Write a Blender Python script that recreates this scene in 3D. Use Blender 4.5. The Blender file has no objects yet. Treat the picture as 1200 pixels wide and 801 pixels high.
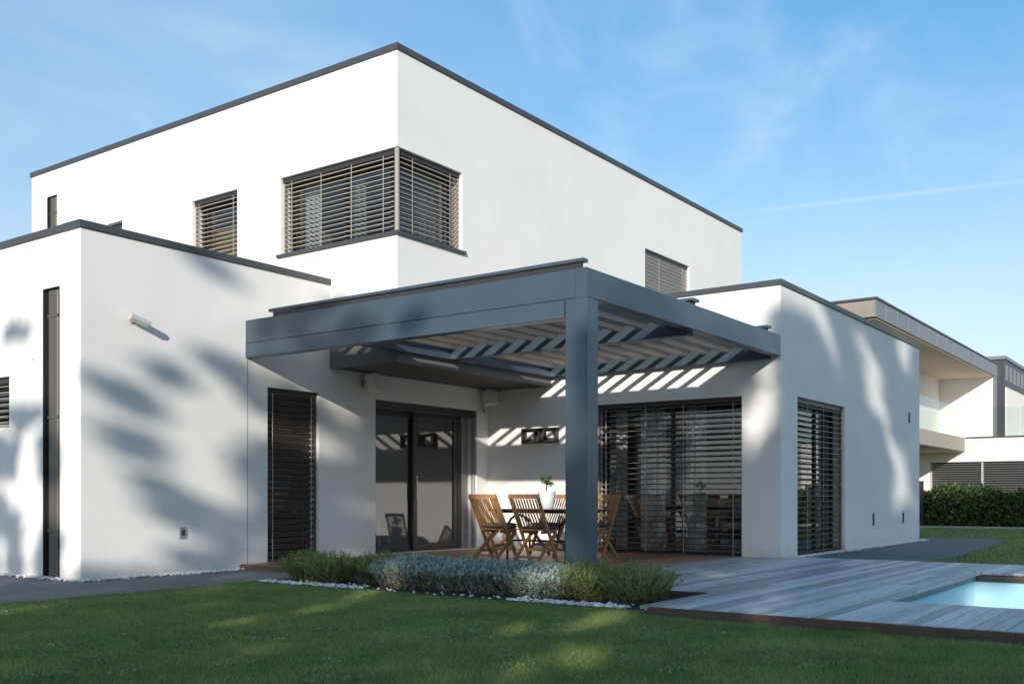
import bpy, math, random
import numpy as np
from mathutils import Vector, Matrix
random.seed(7); RNG = np.random.default_rng(11)
SC = bpy.context.scene
COL = SC.collection
# ------------------------------------------------------------------ camera
CAMH = 0.9
PHI = math.atan2(852, 1177)                     # heading of the lens from +X
cam_d = bpy.data.cameras.new('camera'); cam = bpy.data.objects.new('camera', cam_d); COL.objects.link(cam)
cam.location = (0, 0, CAMH)
cam.rotation_euler = (math.pi/2, 0, PHI - math.pi/2)
cam_d.sensor_width = 36.0; cam_d.lens = 36*1177/1200.0
cam_d.shift_y = (582-400.5)/1200.0
cam_d.clip_end = 3000; cam_d.clip_start = 0.05
SC.camera = cam
# ------------------------------------------------------------------ sun and sky
SUN = Vector((1.0, 0.49, -0.296)).normalized()  # the way the light travels
sun_d = bpy.data.lights.new('sun', 'SUN'); sun = bpy.data.objects.new('sun', sun_d); COL.objects.link(sun)
sun_d.energy = 2.0; sun_d.angle = math.radians(0.65); sun_d.color = (1.0, 0.915, 0.81)
sun.rotation_euler = SUN.to_track_quat('-Z', 'Y').to_euler()
sun.location = (-20, -10, 20)
W = bpy.data.worlds.new('World'); SC.world = W; W.use_nodes = True
nt = W.node_tree; nt.nodes.clear()
def wn(t, **k):
    n = nt.nodes.new(t)
    for a, b in k.items(): setattr(n, a, b)
    return n
wout = wn('ShaderNodeOutputWorld'); wbg = wn('ShaderNodeBackground'); wbg.inputs['Strength'].default_value = 0.15
sky = wn('ShaderNodeTexSky', sky_type='NISHITA', sun_disc=False)
sky.sun_elevation = math.asin(-SUN.z); sky.sun_rotation = math.atan2(-SUN.x, -SUN.y)
sky.altitude = 300; sky.air_density = 1.0; sky.dust_density = 0.8; sky.ozone_density = 3.2
wtc = wn('ShaderNodeTexCoord')
def cloud(scale, stretch, rot, lo, hi, detail=8, rough=0.62, dist=0.5):
    mp = wn('ShaderNodeMapping'); mp.inputs['Scale'].default_value = stretch; mp.inputs['Rotation'].default_value = rot
    nt.links.new(wtc.outputs['Generated'], mp.inputs['Vector'])
    no = wn('ShaderNodeTexNoise'); no.inputs['Scale'].default_value = scale; no.inputs['Detail'].default_value = detail
    no.inputs['Roughness'].default_value = rough; no.inputs['Distortion'].default_value = dist
    nt.links.new(mp.outputs[0], no.inputs['Vector'])
    mr = wn('ShaderNodeMapRange', interpolation_type='SMOOTHSTEP'); mr.inputs[1].default_value = lo; mr.inputs[2].default_value = hi
    nt.links.new(no.outputs['Fac'], mr.inputs[0]); return mr.outputs[0]
def wmath(op, a, b, clamp=False):
    m = wn('ShaderNodeMath', operation=op, use_clamp=clamp)
    for i, v in enumerate((a, b)):
        if isinstance(v, (int, float)): m.inputs[i].default_value = v
        else: nt.links.new(v, m.inputs[i])
    return m.outputs[0]
def streak(p0, p1, width, soft_noise):
    """a thin vapour trail: the great circle through two sky directions"""
    a = Vector(p0).normalized(); b = Vector(p1).normalized(); n = a.cross(b).normalized()
    d = wn('ShaderNodeVectorMath', operation='DOT_PRODUCT'); nt.links.new(wtc.outputs['Generated'], d.inputs[0]); d.inputs[1].default_value = n
    ab = wmath('ABSOLUTE', d.outputs['Value'], 0)
    mr = wn('ShaderNodeMapRange', interpolation_type='SMOOTHSTEP'); mr.inputs[1].default_value = 0; mr.inputs[2].default_value = width
    mr.inputs[3].default_value = 1; mr.inputs[4].default_value = 0; nt.links.new(ab, mr.inputs[0])
    mid = (a+b).normalized(); half = math.cos(a.angle(b)/2)
    e = wn('ShaderNodeVectorMath', operation='DOT_PRODUCT'); nt.links.new(wtc.outputs['Generated'], e.inputs[0]); e.inputs[1].default_value = mid
    m2 = wn('ShaderNodeMapRange', interpolation_type='SMOOTHSTEP'); m2.inputs[1].default_value = half-0.012; m2.inputs[2].default_value = half+0.02
    nt.links.new(e.outputs['Value'], m2.inputs[0])
    return wmath('MULTIPLY', wmath('MULTIPLY', mr.outputs[0], m2.outputs[0]), soft_noise)
Fv = Vector((math.cos(PHI), math.sin(PHI), 0)); Rv = Vector((math.sin(PHI), -math.cos(PHI), 0))
def ray(u, v): return Fv + Rv*((u-600)/1177.0) + Vector((0, 0, (582-v)/1177.0))
c_big = cloud(1.3, (1, 1, 2.4), (0.2, 0.1, 0.3), 0.36, 0.80, detail=4, rough=0.5, dist=0.3)
c_wisp = cloud(2.4, (1.0, 3.2, 3.6), (0.0, 0.35, 0.6), 0.42, 0.90, detail=7, rough=0.58, dist=0.7)
c_fine = cloud(14, (1, 1, 2), (0, 0, 0), 0.25, 0.75)
s1 = streak(ray(800, 250), ray(1020, 30), 0.034, c_fine)
s2 = streak(ray(880, 248), ray(1240, 208), 0.0035, 0.8)
csum = wmath('ADD', wmath('MULTIPLY', c_big, 0.28), wmath('MULTIPLY', c_wisp, 0.34))
csum = wmath('ADD', csum, wmath('MULTIPLY', s1, 0.55))
csum = wmath('ADD', csum, wmath('MULTIPLY', s2, 0.45), True)
csum = wmath('MINIMUM', wmath('ADD', csum, 0.10), 0.85)      # an even veil of thin cirrus under the wisps
wmix = wn('ShaderNodeMix', data_type='RGBA'); wmix.inputs['B'].default_value = (2.0, 2.4, 2.75, 1)
whs = wn('ShaderNodeHueSaturation'); whs.inputs['Hue'].default_value = 0.488; whs.inputs['Saturation'].default_value = 1.26; whs.inputs['Value'].default_value = 0.56; nt.links.new(sky.outputs[0], whs.inputs['Color'])
wsep = wn('ShaderNodeSeparateXYZ'); nt.links.new(wtc.outputs['Generated'], wsep.inputs[0])
whz = wn('ShaderNodeMapRange', interpolation_type='SMOOTHSTEP'); whz.inputs[1].default_value = 0.0; whz.inputs[2].default_value = 0.50; whz.inputs[3].default_value = 1.0; whz.inputs[4].default_value = 0.05
nt.links.new(wsep.outputs['Z'], whz.inputs[0])
whs2 = wn('ShaderNodeHueSaturation'); whs2.inputs['Hue'].default_value = 0.496; whs2.inputs['Saturation'].default_value = 0.54; whs2.inputs['Value'].default_value = 0.42; nt.links.new(sky.outputs[0], whs2.inputs['Color'])   # thin haze: paler, not brighter
wmx2 = wn('ShaderNodeMix', data_type='RGBA'); nt.links.new(whs2.outputs[0], wmx2.inputs['B'])
nt.links.new(whz.outputs[0], wmx2.inputs['Factor']); nt.links.new(whs.outputs[0], wmx2.inputs['A'])
nt.links.new(csum, wmix.inputs['Factor']); nt.links.new(wmx2.outputs['Result'], wmix.inputs['A'])
nt.links.new(wmix.outputs['Result'], wbg.inputs['Color']); nt.links.new(wbg.outputs[0], wout.inputs[0])
vs = SC.view_settings; vs.view_transform = 'Standard'; vs.look = 'None'; vs.exposure = 1.32; vs.gamma = 1.0; vs.use_curve_mapping = False
SC.cycles.max_bounces = 10; SC.cycles.diffuse_bounces = 8; SC.cycles.transparent_max_bounces = 16

# ------------------------------------------------------------------ materials
MATS = {}
def mat(name, base, rough=0.6, metal=0.0, var=0.0, vscale=3.0, bump=0.0, bscale=60.0, stretch=(1, 1, 1), island=0.0, objrand=0.0, spec=0.5, world=False, sheen=0.0, trans=0.0, dirt=None):
    m = bpy.data.materials.new(name); m.use_nodes = True; t = m.node_tree; b = t.nodes['Principled BSDF']
    b.inputs['Roughness'].default_value = rough; b.inputs['Metallic'].default_value = metal
    b.inputs['Specular IOR Level'].default_value = spec
    b.inputs['Base Color'].default_value = (*base, 1)
    def vec():
        if world:
            g = t.nodes.new('ShaderNodeNewGeometry'); s = g.outputs['Position']
        else:
            g = t.nodes.new('ShaderNodeTexCoord'); s = g.outputs['Object']
        mp = t.nodes.new('ShaderNodeMapping'); mp.inputs['Scale'].default_value = stretch; t.links.new(s, mp.inputs['Vector']); return mp.outputs[0]
    col = None
    def hsv(fac_sock, amt, src):
        h = t.nodes.new('ShaderNodeHueSaturation')
        mr = t.nodes.new('ShaderNodeMapRange'); mr.inputs[3].default_value = 1-amt; mr.inputs[4].default_value = 1+amt
        t.links.new(fac_sock, mr.inputs[0]); t.links.new(mr.outputs[0], h.inputs['Value'])
        if src is None: h.inputs['Color'].default_value = (*base, 1)
        else: t.links.new(src, h.inputs['Color'])
        return h.outputs[0]
    if var:
        n = t.nodes.new('ShaderNodeTexNoise'); n.inputs['Scale'].default_value = vscale; n.inputs['Detail'].default_value = 6; n.inputs['Roughness'].default_value = 0.6
        t.links.new(vec(), n.inputs['Vector']); col = hsv(n.outputs['Fac'], var*2, col)
    if island:
        g = t.nodes.new('ShaderNodeNewGeometry'); col = hsv(g.outputs['Random Per Island'], island, col)
    if objrand:
        g = t.nodes.new('ShaderNodeObjectInfo'); col = hsv(g.outputs['Random'], objrand, col)
    if dirt:   # (colour, height below which splashes may sit, amount)
        g = t.nodes.new('ShaderNodeNewGeometry'); sx = t.nodes.new('ShaderNodeSeparateXYZ'); t.links.new(g.outputs['Position'], sx.inputs[0])
        n = t.nodes.new('ShaderNodeTexNoise'); n.inputs['Scale'].default_value = 7; n.inputs['Detail'].default_value = 8; t.links.new(g.outputs['Position'], n.inputs['Vector'])
        ad = t.nodes.new('ShaderNodeMath'); ad.operation = 'MULTIPLY_ADD'; t.links.new(n.outputs['Fac'], ad.inputs[0]); ad.inputs[1].default_value = -0.35; t.links.new(sx.outputs['Z'], ad.inputs[2])
        mr = t.nodes.new('ShaderNodeMapRange'); mr.inputs[1].default_value = -0.30; mr.inputs[2].default_value = dirt[1]; mr.inputs[3].default_value = dirt[2]; mr.inputs[4].default_value = 0; t.links.new(ad.outputs[0], mr.inputs[0])
        mx = t.nodes.new('ShaderNodeMix'); mx.data_type = 'RGBA'; t.links.new(mr.outputs[0], mx.inputs['Factor'])
        if col is None: mx.inputs['A'].default_value = (*base, 1)
        else: t.links.new(col, mx.inputs['A'])
        mx.inputs['B'].default_value = (*dirt[0], 1); col = mx.outputs['Result']
    if col is not None: t.links.new(col, b.inputs['Base Color'])
    if bump:
        n = t.nodes.new('ShaderNodeTexNoise'); n.inputs['Scale'].default_value = bscale; n.inputs['Detail'].default_value = 5
        t.links.new(vec(), n.inputs['Vector']); bp = t.nodes.new('ShaderNodeBump'); bp.inputs['Strength'].default_value = bump; bp.inputs['Distance'].default_value = 0.02
        t.links.new(n.outputs['Fac'], bp.inputs['Height']); t.links.new(bp.outputs[0], b.inputs['Normal'])
    if trans:   # thin leaf: some light passes through
        tr = t.nodes.new('ShaderNodeBsdfTranslucent'); mx = t.nodes.new('ShaderNodeMixShader'); mx.inputs[0].default_value = trans
        if col is not None: t.links.new(col, tr.inputs['Color'])
        else: tr.inputs['Color'].default_value = (*base, 1)
        t.links.new(b.outputs[0], mx.inputs[1]); t.links.new(tr.outputs[0], mx.inputs[2])
        t.links.new(mx.outputs[0], t.nodes['Material Output'].inputs['Surface'])
    MATS[name] = m; return m
stucco = mat('white_stucco', (0.80, 0.79, 0.77), 0.95, var=0.04, vscale=1.1, bump=0.2, bscale=120, spec=0.15, world=True, dirt=((0.42, 0.39, 0.34), 0.03, 0.45))
reveal = mat('white_reveal', (0.78, 0.77, 0.75), 0.9, spec=0.2)
cap = mat('anthracite_cap', (0.075, 0.08, 0.088), 0.42, 0.25, var=0.06, vscale=2)
frame = mat('anthracite_frame', (0.035, 0.034, 0.035), 0.45, 0.0)
pmetal = mat('blue_grey_powder_coat', (0.075, 0.108, 0.138), 0.28, 0.35, var=0.05, vscale=1.5, bump=0.02, bscale=300)
plouv = mat('taupe_louver_coat', (0.42, 0.385, 0.35), 0.5, 0.1, var=0.03)
fasc = mat('dark_fascia_panel', (0.17, 0.165, 0.165), 0.5, 0.1)
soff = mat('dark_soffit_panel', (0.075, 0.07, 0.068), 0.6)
slatm = mat('bronze_grey_slat', (0.47, 0.415, 0.355), 0.42, 0.35, var=0.05)
slatd = mat('dark_bronze_slat', (0.14, 0.12, 0.108), 0.42, 0.2, var=0.05)
slatl = mat('light_grey_slat', (0.42, 0.41, 0.40), 0.45, 0.2)
pipem = mat('brown_grey_pipe', (0.12, 0.11, 0.095), 0.45, 0.3)
cord = mat('pale_tape', (0.42, 0.40, 0.38), 0.7)
room = mat('room_plaster', (0.52, 0.46, 0.40), 0.9)
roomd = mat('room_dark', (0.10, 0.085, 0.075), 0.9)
rfloor = mat('room_oak_floor', (0.22, 0.14, 0.085), 0.4, var=0.1)
curt = mat('pale_curtain', (0.62, 0.62, 0.64), 0.9)
curtg = mat('grey_curtain', (0.28, 0.28, 0.28), 0.9)
oak = mat('golden_oak', (0.52, 0.32, 0.12), 0.5, var=0.1, vscale=4, stretch=(1, 8, 8))
whitep = mat('white_plastic', (0.75, 0.74, 0.71), 0.45)
greyp = mat('grey_plastic', (0.30, 0.30, 0.30), 0.5)
darkp = mat('dark_plastic', (0.05, 0.05, 0.055), 0.5)
steel = mat('brushed_steel', (0.62, 0.61, 0.59), 0.38, 0.5)
teak = mat('teak', (0.36, 0.185, 0.078), 0.5, var=0.14, vscale=9, stretch=(3, 3, 1), objrand=0.10, bump=0.1, bscale=80)
cush = mat('charcoal_cushion', (0.085, 0.08, 0.085), 0.95, bump=0.2, bscale=300)
iron = mat('dark_iron', (0.03, 0.03, 0.034), 0.4, 0.5)
ceram = mat('white_ceramic', (0.74, 0.78, 0.82), 0.3)
soil = mat('dark_soil', (0.045, 0.035, 0.028), 1.0, var=0.2, vscale=20, bump=0.6, bscale=50)
barkm = mat('bark', (0.11, 0.085, 0.065), 0.95, var=0.2, vscale=10, bump=0.6, bscale=25)
leafm = mat('tree_leaf', (0.075, 0.105, 0.035), 0.6, island=0.35, trans=0.2)
bonsaim = mat('bonsai_leaf', (0.07, 0.14, 0.035), 0.5, island=0.3, trans=0.2)
hedgem = mat('laurel_leaf', (0.075, 0.115, 0.032), 0.45, island=0.5, trans=0.2)
lavm = mat('lavender_leaf', (0.36, 0.44, 0.39), 0.8, island=0.32, trans=0.15)
rosm = mat('rosemary_leaf', (0.25, 0.31, 0.10), 0.65, island=0.35, trans=0.2)
stemm = mat('woody_stem', (0.12, 0.09, 0.06), 0.9)
grassm = mat('grass_blade', (0.20, 0.265, 0.095), 0.6, island=0.5, var=0.2, vscale=1.3, trans=0.35, world=True)
clovm = mat('clover_leaf', (0.24, 0.31, 0.13), 0.6, island=0.35, trans=0.2)
def patchy(m, c0, c1, sc):
    t = m.node_tree; b = t.nodes['Principled BSDF']; src = b.inputs['Base Color'].links[0].from_socket
    g_ = t.nodes.new('ShaderNodeNewGeometry'); n_ = t.nodes.new('ShaderNodeTexNoise'); n_.inputs['Scale'].default_value = sc; n_.inputs['Detail'].default_value = 7; n_.inputs['Roughness'].default_value = .7; t.links.new(g_.outputs['Position'], n_.inputs['Vector'])
    r = t.nodes.new('ShaderNodeValToRGB'); r.color_ramp.elements[0].position = .36; r.color_ramp.elements[1].position = .66; r.color_ramp.elements[0].color = (*c0, 1); r.color_ramp.elements[1].color = (*c1, 1); t.links.new(n_.outputs['Fac'], r.inputs[0])
    first = [n for n in t.nodes if n.bl_idname == 'ShaderNodeHueSaturation' and not n.inputs['Color'].is_linked][0]; t.links.new(r.outputs[0], first.inputs['Color'])
patchy(grassm, (0.19, 0.29, 0.085), (0.35, 0.40, 0.145), 1.1)
turf = mat('turf_soil', (0.14, 0.15, 0.065), 1.0, var=0.18, vscale=3, bump=0.5, bscale=60, world=True)
pathm = mat('grey_gravel_resin', (0.16, 0.165, 0.175), 0.85, var=0.08, vscale=2.2, bump=0.5, bscale=140, world=True)
pebm = mat('white_pebble', (0.74, 0.74, 0.73), 0.7, island=0.14)
conc = mat('pale_concrete', (0.40, 0.36, 0.30), 0.9, var=0.06, vscale=3, bump=0.3, bscale=40)
beige = mat('beige_soffit_render', (0.62, 0.52, 0.42), 0.9)
nwhite = mat('neighbour_white_render', (0.80, 0.77, 0.73), 0.9, var=0.02)
zinc = mat('grey_zinc', (0.22, 0.225, 0.24), 0.4, 0.4, var=0.05)
nzinc = mat('dark_zinc', (0.06, 0.062, 0.068), 0.45, 0.3)
endb = mat('weathered_board', (0.26, 0.23, 0.20), 0.8, var=0.1)
stone = mat('pool_lining_stone', (0.22, 0.25, 0.23), 0.6, var=0.12, vscale=6)
basin = mat('pool_basin_liner', (0.58, 0.80, 0.86), 0.6)
fboard = mat('dark_fascia_timber', (0.12, 0.078, 0.058), 0.7, var=0.2, vscale=6, stretch=(8, 1, 8), bump=0.3, bscale=30, objrand=0.2)
roofm = mat('roof_membrane', (0.30, 0.30, 0.30), 0.9)
rubber = mat('black_rubber', (0.02, 0.02, 0.02), 0.7)

def glass_mat(name, tint, ior=1.5, gloss_boost=0.0, rough=0.0):
    m = bpy.data.materials.new(name); m.use_nodes = True; t = m.node_tree; t.nodes.clear()
    o = t.nodes.new('ShaderNodeOutputMaterial'); mx = t.nodes.new('ShaderNodeMixShader'); tr = t.nodes.new('ShaderNodeBsdfTransparent'); gl = t.nodes.new('ShaderNodeBsdfGlossy')
    fr = t.nodes.new('ShaderNodeFresnel'); fr.inputs['IOR'].default_value = ior
    ad = t.nodes.new('ShaderNodeMath'); ad.operation = 'ADD'; ad.use_clamp = True; ad.inputs[1].default_value = gloss_boost; t.links.new(fr.outputs[0], ad.inputs[0])
    tr.inputs['Color'].default_value = (*tint, 1); gl.inputs['Roughness'].default_value = rough; gl.inputs['Color'].default_value = (0.95, 0.97, 1, 1)
    gm = t.nodes.new('ShaderNodeNewGeometry'); iv = t.nodes.new('ShaderNodeMath'); iv.operation = 'SUBTRACT'; iv.inputs[0].default_value = 1.0; t.links.new(gm.outputs['Backfacing'], iv.inputs[1])
    ml = t.nodes.new('ShaderNodeMath'); ml.operation = 'MULTIPLY'; t.links.new(ad.outputs[0], ml.inputs[0]); t.links.new(iv.outputs[0], ml.inputs[1])      # the sheet reflects at its outer faces only
    t.links.new(ml.outputs[0], mx.inputs[0]); t.links.new(tr.outputs[0], mx.inputs[1]); t.links.new(gl.outputs[0], mx.inputs[2]); t.links.new(mx.outputs[0], o.inputs[0]); return m
glass = glass_mat('window_glass', (0.84, 0.87, 0.87), 1.52, 0.10)
bglass = glass_mat('balustrade_glass', (0.90, 0.95, 0.92), 1.35, 0.02)
def water_mat():
    m = glass_mat('pool_water', (0.80, 0.93, 0.96), 1.10, 0.0, 0.10); t = m.node_tree
    g = t.nodes.new('ShaderNodeNewGeometry'); n = t.nodes.new('ShaderNodeTexNoise'); n.inputs['Scale'].default_value = 2.5; n.inputs['Detail'].default_value = 3; t.links.new(g.outputs['Position'], n.inputs['Vector'])
    bp = t.nodes.new('ShaderNodeBump'); bp.inputs['Strength'].default_value = 0.25; bp.inputs['Distance'].default_value = 0.05; t.links.new(n.outputs['Fac'], bp.inputs['Height'])
    mxs = [n_ for n_ in t.nodes if n_.bl_idname == 'ShaderNodeMixShader'][0]
    for l in list(mxs.inputs[0].links): t.links.remove(l)
    mxs.inputs[0].default_value = 0.16      # rippled water shows mostly its pale basin
    for nd in t.nodes:
        if nd.bl_idname in ('ShaderNodeBsdfGlossy', 'ShaderNodeFresnel'): t.links.new(bp.outputs[0], nd.inputs['Normal'])
    return m
waterm = water_mat()
def board_mat():
    """thermo timber: warm brown where the roof keeps rain and sun off, weathered silver outside"""
    m = mat('deck_board', (0.3, 0.3, 0.32), 0.42, spec=0.5); t = m.node_tree; b = t.nodes['Principled BSDF']
    g = t.nodes.new('ShaderNodeNewGeometry'); sp = t.nodes.new('ShaderNodeSeparateXYZ'); t.links.new(g.outputs['Position'], sp.inputs[0])
    oi = t.nodes.new('ShaderNodeObjectInfo')
    mp = t.nodes.new('ShaderNodeMapping'); mp.inputs['Scale'].default_value = (0.9, 14, 14); t.links.new(g.outputs['Position'], mp.inputs[0])
    no = t.nodes.new('ShaderNodeTexNoise'); no.inputs['Scale'].default_value = 2.2; no.inputs['Detail'].default_value = 8; no.inputs['Roughness'].default_value = 0.65; t.links.new(mp.outputs[0], no.inputs['Vector'])
    bl = t.nodes.new('ShaderNodeTexNoise'); bl.inputs['Scale'].default_value = 1.1; bl.inputs['Detail'].default_value = 4; t.links.new(g.outputs['Position'], bl.inputs['Vector'])
    def mth(op, a, b_):
        n = t.nodes.new('ShaderNodeMath'); n.operation = op
        for i, v in enumerate((a, b_)):
            if isinstance(v, (int, float)): n.inputs[i].default_value = v
            else: t.links.new(v, n.inputs[i])
        return n.outputs[0]
    yy = mth('ADD', sp.outputs['Y'], mth('MULTIPLY', mth('SUBTRACT', bl.outputs['Fac'], 0.5), 2.0))
    yy = mth('ADD', yy, mth('MULTIPLY', mth('SUBTRACT', oi.outputs['Random'], 0.5), 0.5))
    sh = t.nodes.new('ShaderNodeMapRange'); sh.interpolation_type = 'SMOOTHSTEP'; sh.inputs[1].default_value = 5.2; sh.inputs[2].default_value = 6.8; t.links.new(yy, sh.inputs[0])
    r1 = t.nodes.new('ShaderNodeValToRGB'); r1.color_ramp.elements[0].position = 0.25; r1.color_ramp.elements[1].position = 0.75
    r1.color_ramp.elements[0].color = (0.27, 0.28, 0.30, 1); r1.color_ramp.elements[1].color = (0.68, 0.69, 0.71, 1)
    r2 = t.nodes.new('ShaderNodeValToRGB'); r2.color_ramp.elements[0].position = 0.25; r2.color_ramp.elements[1].position = 0.75
    r2.color_ramp.elements[0].color = (0.24, 0.115, 0.060, 1); r2.color_ramp.elements[1].color = (0.46, 0.24, 0.13, 1)
    t.links.new(no.outputs['Fac'], r1.inputs[0]); t.links.new(no.outputs['Fac'], r2.inputs[0])
    mx = t.nodes.new('ShaderNodeMix'); mx.data_type = 'RGBA'; t.links.new(sh.outputs[0], mx.inputs['Factor']); t.links.new(r1.outputs[0], mx.inputs['A']); t.links.new(r2.outputs[0], mx.inputs['B'])
    hs = t.nodes.new('ShaderNodeHueSaturation'); mr = t.nodes.new('ShaderNodeMapRange'); mr.inputs[3].default_value = 0.62; mr.inputs[4].default_value = 1.30
    t.links.new(oi.outputs['Random'], mr.inputs[0]); t.links.new(mr.outputs[0], hs.inputs['Value']); t.links.new(mx.outputs['Result'], hs.inputs['Color']); t.links.new(hs.outputs[0], b.inputs['Base Color'])
    bp = t.nodes.new('ShaderNodeBump'); bp.inputs['Strength'].default_value = 0.35; bp.inputs['Distance'].default_value = 0.01; t.links.new(no.outputs['Fac'], bp.inputs['Height']); t.links.new(bp.outputs[0], b.inputs['Normal'])
    return m
boardm = board_mat()

# ------------------------------------------------------------------ mesh helpers
WL = {}
def tag(o, label=None, cat=None, group=None, kind=None):
    if label: o['label'] = label
    if cat: o['category'] = cat
    if group: o['group'] = group
    if kind: o['kind'] = kind
    return o
def empty(name, loc=(0, 0, 0)):
    o = bpy.data.objects.new(name, None); COL.objects.link(o); o.location = loc; o.empty_display_size = 0.2
    WL[o] = Vector(loc); return o
def put(name, me, loc, parent=None):
    o = bpy.data.objects.new(name, me); COL.objects.link(o); WL[o] = Vector(loc)
    if parent: o.parent = parent; o.location = Vector(loc) - WL[parent]
    else: o.location = loc
    return o
def lempty(name, loc):
    o = empty(name, loc); WL[o] = Vector((0, 0, 0)); return o
class MB:
    def __init__(s): s.v = []; s.f = []
    def quadmesh(s, vs, fs):
        n = len(s.v); s.v += [tuple(p) for p in vs]; s.f += [tuple(i+n for i in f) for f in fs]; return s
    def box(s, x0, x1, y0, y1, z0, z1):
        vs = [(x, y, z) for z in (z0, z1) for x, y in ((x0, y0), (x1, y0), (x1, y1), (x0, y1))]
        return s.quadmesh(vs, [(3, 2, 1, 0), (4, 5, 6, 7), (0, 1, 5, 4), (1, 2, 6, 5), (2, 3, 7, 6), (3, 0, 4, 7)])
    def bbox(s, x0, x1, y0, y1, z0, z1, b=0.004):
        """box with chamfered long edges (8-sided section along its longest axis)"""
        d = [x1-x0, y1-y0, z1-z0]; a = d.index(max(d)); i, j = [k for k in range(3) if k != a]
        lo = (x0, y0, z0); hi = (x1, y1, z1); b = min(b, 0.45*d[i], 0.45*d[j])
        sec = [(lo[i]+b, lo[j]), (hi[i]-b, lo[j]), (hi[i], lo[j]+b), (hi[i], hi[j]-b), (hi[i]-b, hi[j]), (lo[i]+b, hi[j]), (lo[i], hi[j]-b), (lo[i], lo[j]+b)]
        vs = []
        for q in (lo[a], hi[a]):
            for (p, r) in sec:
                w = [0, 0, 0]; w[a] = q; w[i] = p; w[j] = r; vs.append(tuple(w))
        fs = [tuple(range(8))[::-1], tuple(range(8, 16))] + [(k, (k+1) % 8, (k+1) % 8+8, k+8) for k in range(8)]
        if a == 1: fs = [f[::-1] for f in fs]
        return s.quadmesh(vs, fs)
    def bar(s, p, q, w, h, up=(0, 0, 1)):
        p = Vector(p); q = Vector(q); d = (q-p).normalized(); u = Vector(up); r = d.cross(u)
        if r.length < 1e-4: r = d.cross(Vector((1, 0, 0)))
        r.normalize(); u = r.cross(d).normalized(); r *= w/2; u *= h/2
        vs = [p-r-u, p+r-u, p+r+u, p-r+u, q-r-u, q+r-u, q+r+u, q-r+u]
        return s.quadmesh(vs, [(0, 1, 2, 3), (7, 6, 5, 4), (4, 5, 1, 0), (5, 6, 2, 1), (6, 7, 3, 2), (7, 4, 0, 3)])
    def tube(s, pts, r, seg=8, r1=None):
        pts = [Vector(p) for p in pts]; n0 = len(s.v); N = len(pts)
        for k, p in enumerate(pts):
            d = (pts[min(k+1, N-1)]-pts[max(k-1, 0)]).normalized()
            a = d.cross(Vector((0, 0, 1)))
            if a.length < 1e-3: a = Vector((1, 0, 0))
            a.normalize(); b = d.cross(a); rr = r if r1 is None else r+(r1-r)*k/(N-1)
            for i in range(seg):
                t = 2*math.pi*i/seg; s.v.append(tuple(p+a*math.cos(t)*rr+b*math.sin(t)*rr))
        for k in range(N-1):
            for i in range(seg):
                s.f.append((n0+k*seg+i, n0+k*seg+(i+1) % seg, n0+(k+1)*seg+(i+1) % seg, n0+(k+1)*seg+i))
        s.f.append(tuple(n0+i for i in range(seg))[::-1]); s.f.append(tuple(n0+(N-1)*seg+i for i in range(seg))); return s
    def lathe(s, prof, c=(0, 0, 0), seg=24, sq=0.0):
        n0 = len(s.v); N = len(prof)
        for r, z in prof:
            for i in range(seg):
                t = 2*math.pi*i/seg; k = 1+sq*(math.cos(4*t)*-0.5+0.5)*0
                s.v.append((c[0]+r*k*math.cos(t), c[1]+r*k*math.sin(t), c[2]+z))
        for k in range(N-1):
            for i in range(seg): s.f.append((n0+k*seg+i, n0+k*seg+(i+1) % seg, n0+(k+1)*seg+(i+1) % seg, n0+(k+1)*seg+i))
        s.f.append(tuple(n0+i for i in range(seg))[::-1]); s.f.append(tuple(n0+(N-1)*seg+i for i in range(seg))); return s
    def mesh(s, name, m, smooth=False, center=True):
        v = np.array(s.v, float); c = (v.min(0)+v.max(0))/2 if center else np.zeros(3)
        me = bpy.data.meshes.new(name); me.from_pydata((v-c).tolist(), [], s.f); me.materials.append(m)
        if smooth: me.polygons.foreach_set('use_smooth', [True]*len(me.polygons))
        me.update(); return me, Vector(c)
    def build(s, name, m, parent=None, smooth=False):
        me, c = s.mesh(name, m, smooth); return put(name, me, c, parent)
def nmesh(name, verts, nper, m, loc=(0, 0, 0)):
    """many small faces of nper corners each, straight from an array (n, nper, 3)"""
    v = np.asarray(verts, np.float32).reshape(-1, 3) - np.array(loc, np.float32); n = len(v); me = bpy.data.meshes.new(name)
    me.vertices.add(n); me.vertices.foreach_set('co', v.ravel()); me.loops.add(n); me.loops.foreach_set('vertex_index', np.arange(n, dtype=np.int32))
    k = n//nper; me.polygons.add(k); me.polygons.foreach_set('loop_start', np.arange(k, dtype=np.int32)*nper); me.polygons.foreach_set('loop_total', np.full(k, nper, np.int32))
    me.materials.append(m); me.update(calc_edges=True); return me
def copy_tree(o, parent=None):
    c = o.copy(); COL.objects.link(c); c.parent = parent
    if parent: c.matrix_parent_inverse = o.matrix_parent_inverse
    for ch in [k for k in WL if k.parent == o]:
        copy_tree(ch, c)
    WL[c] = WL[o]; return c
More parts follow.
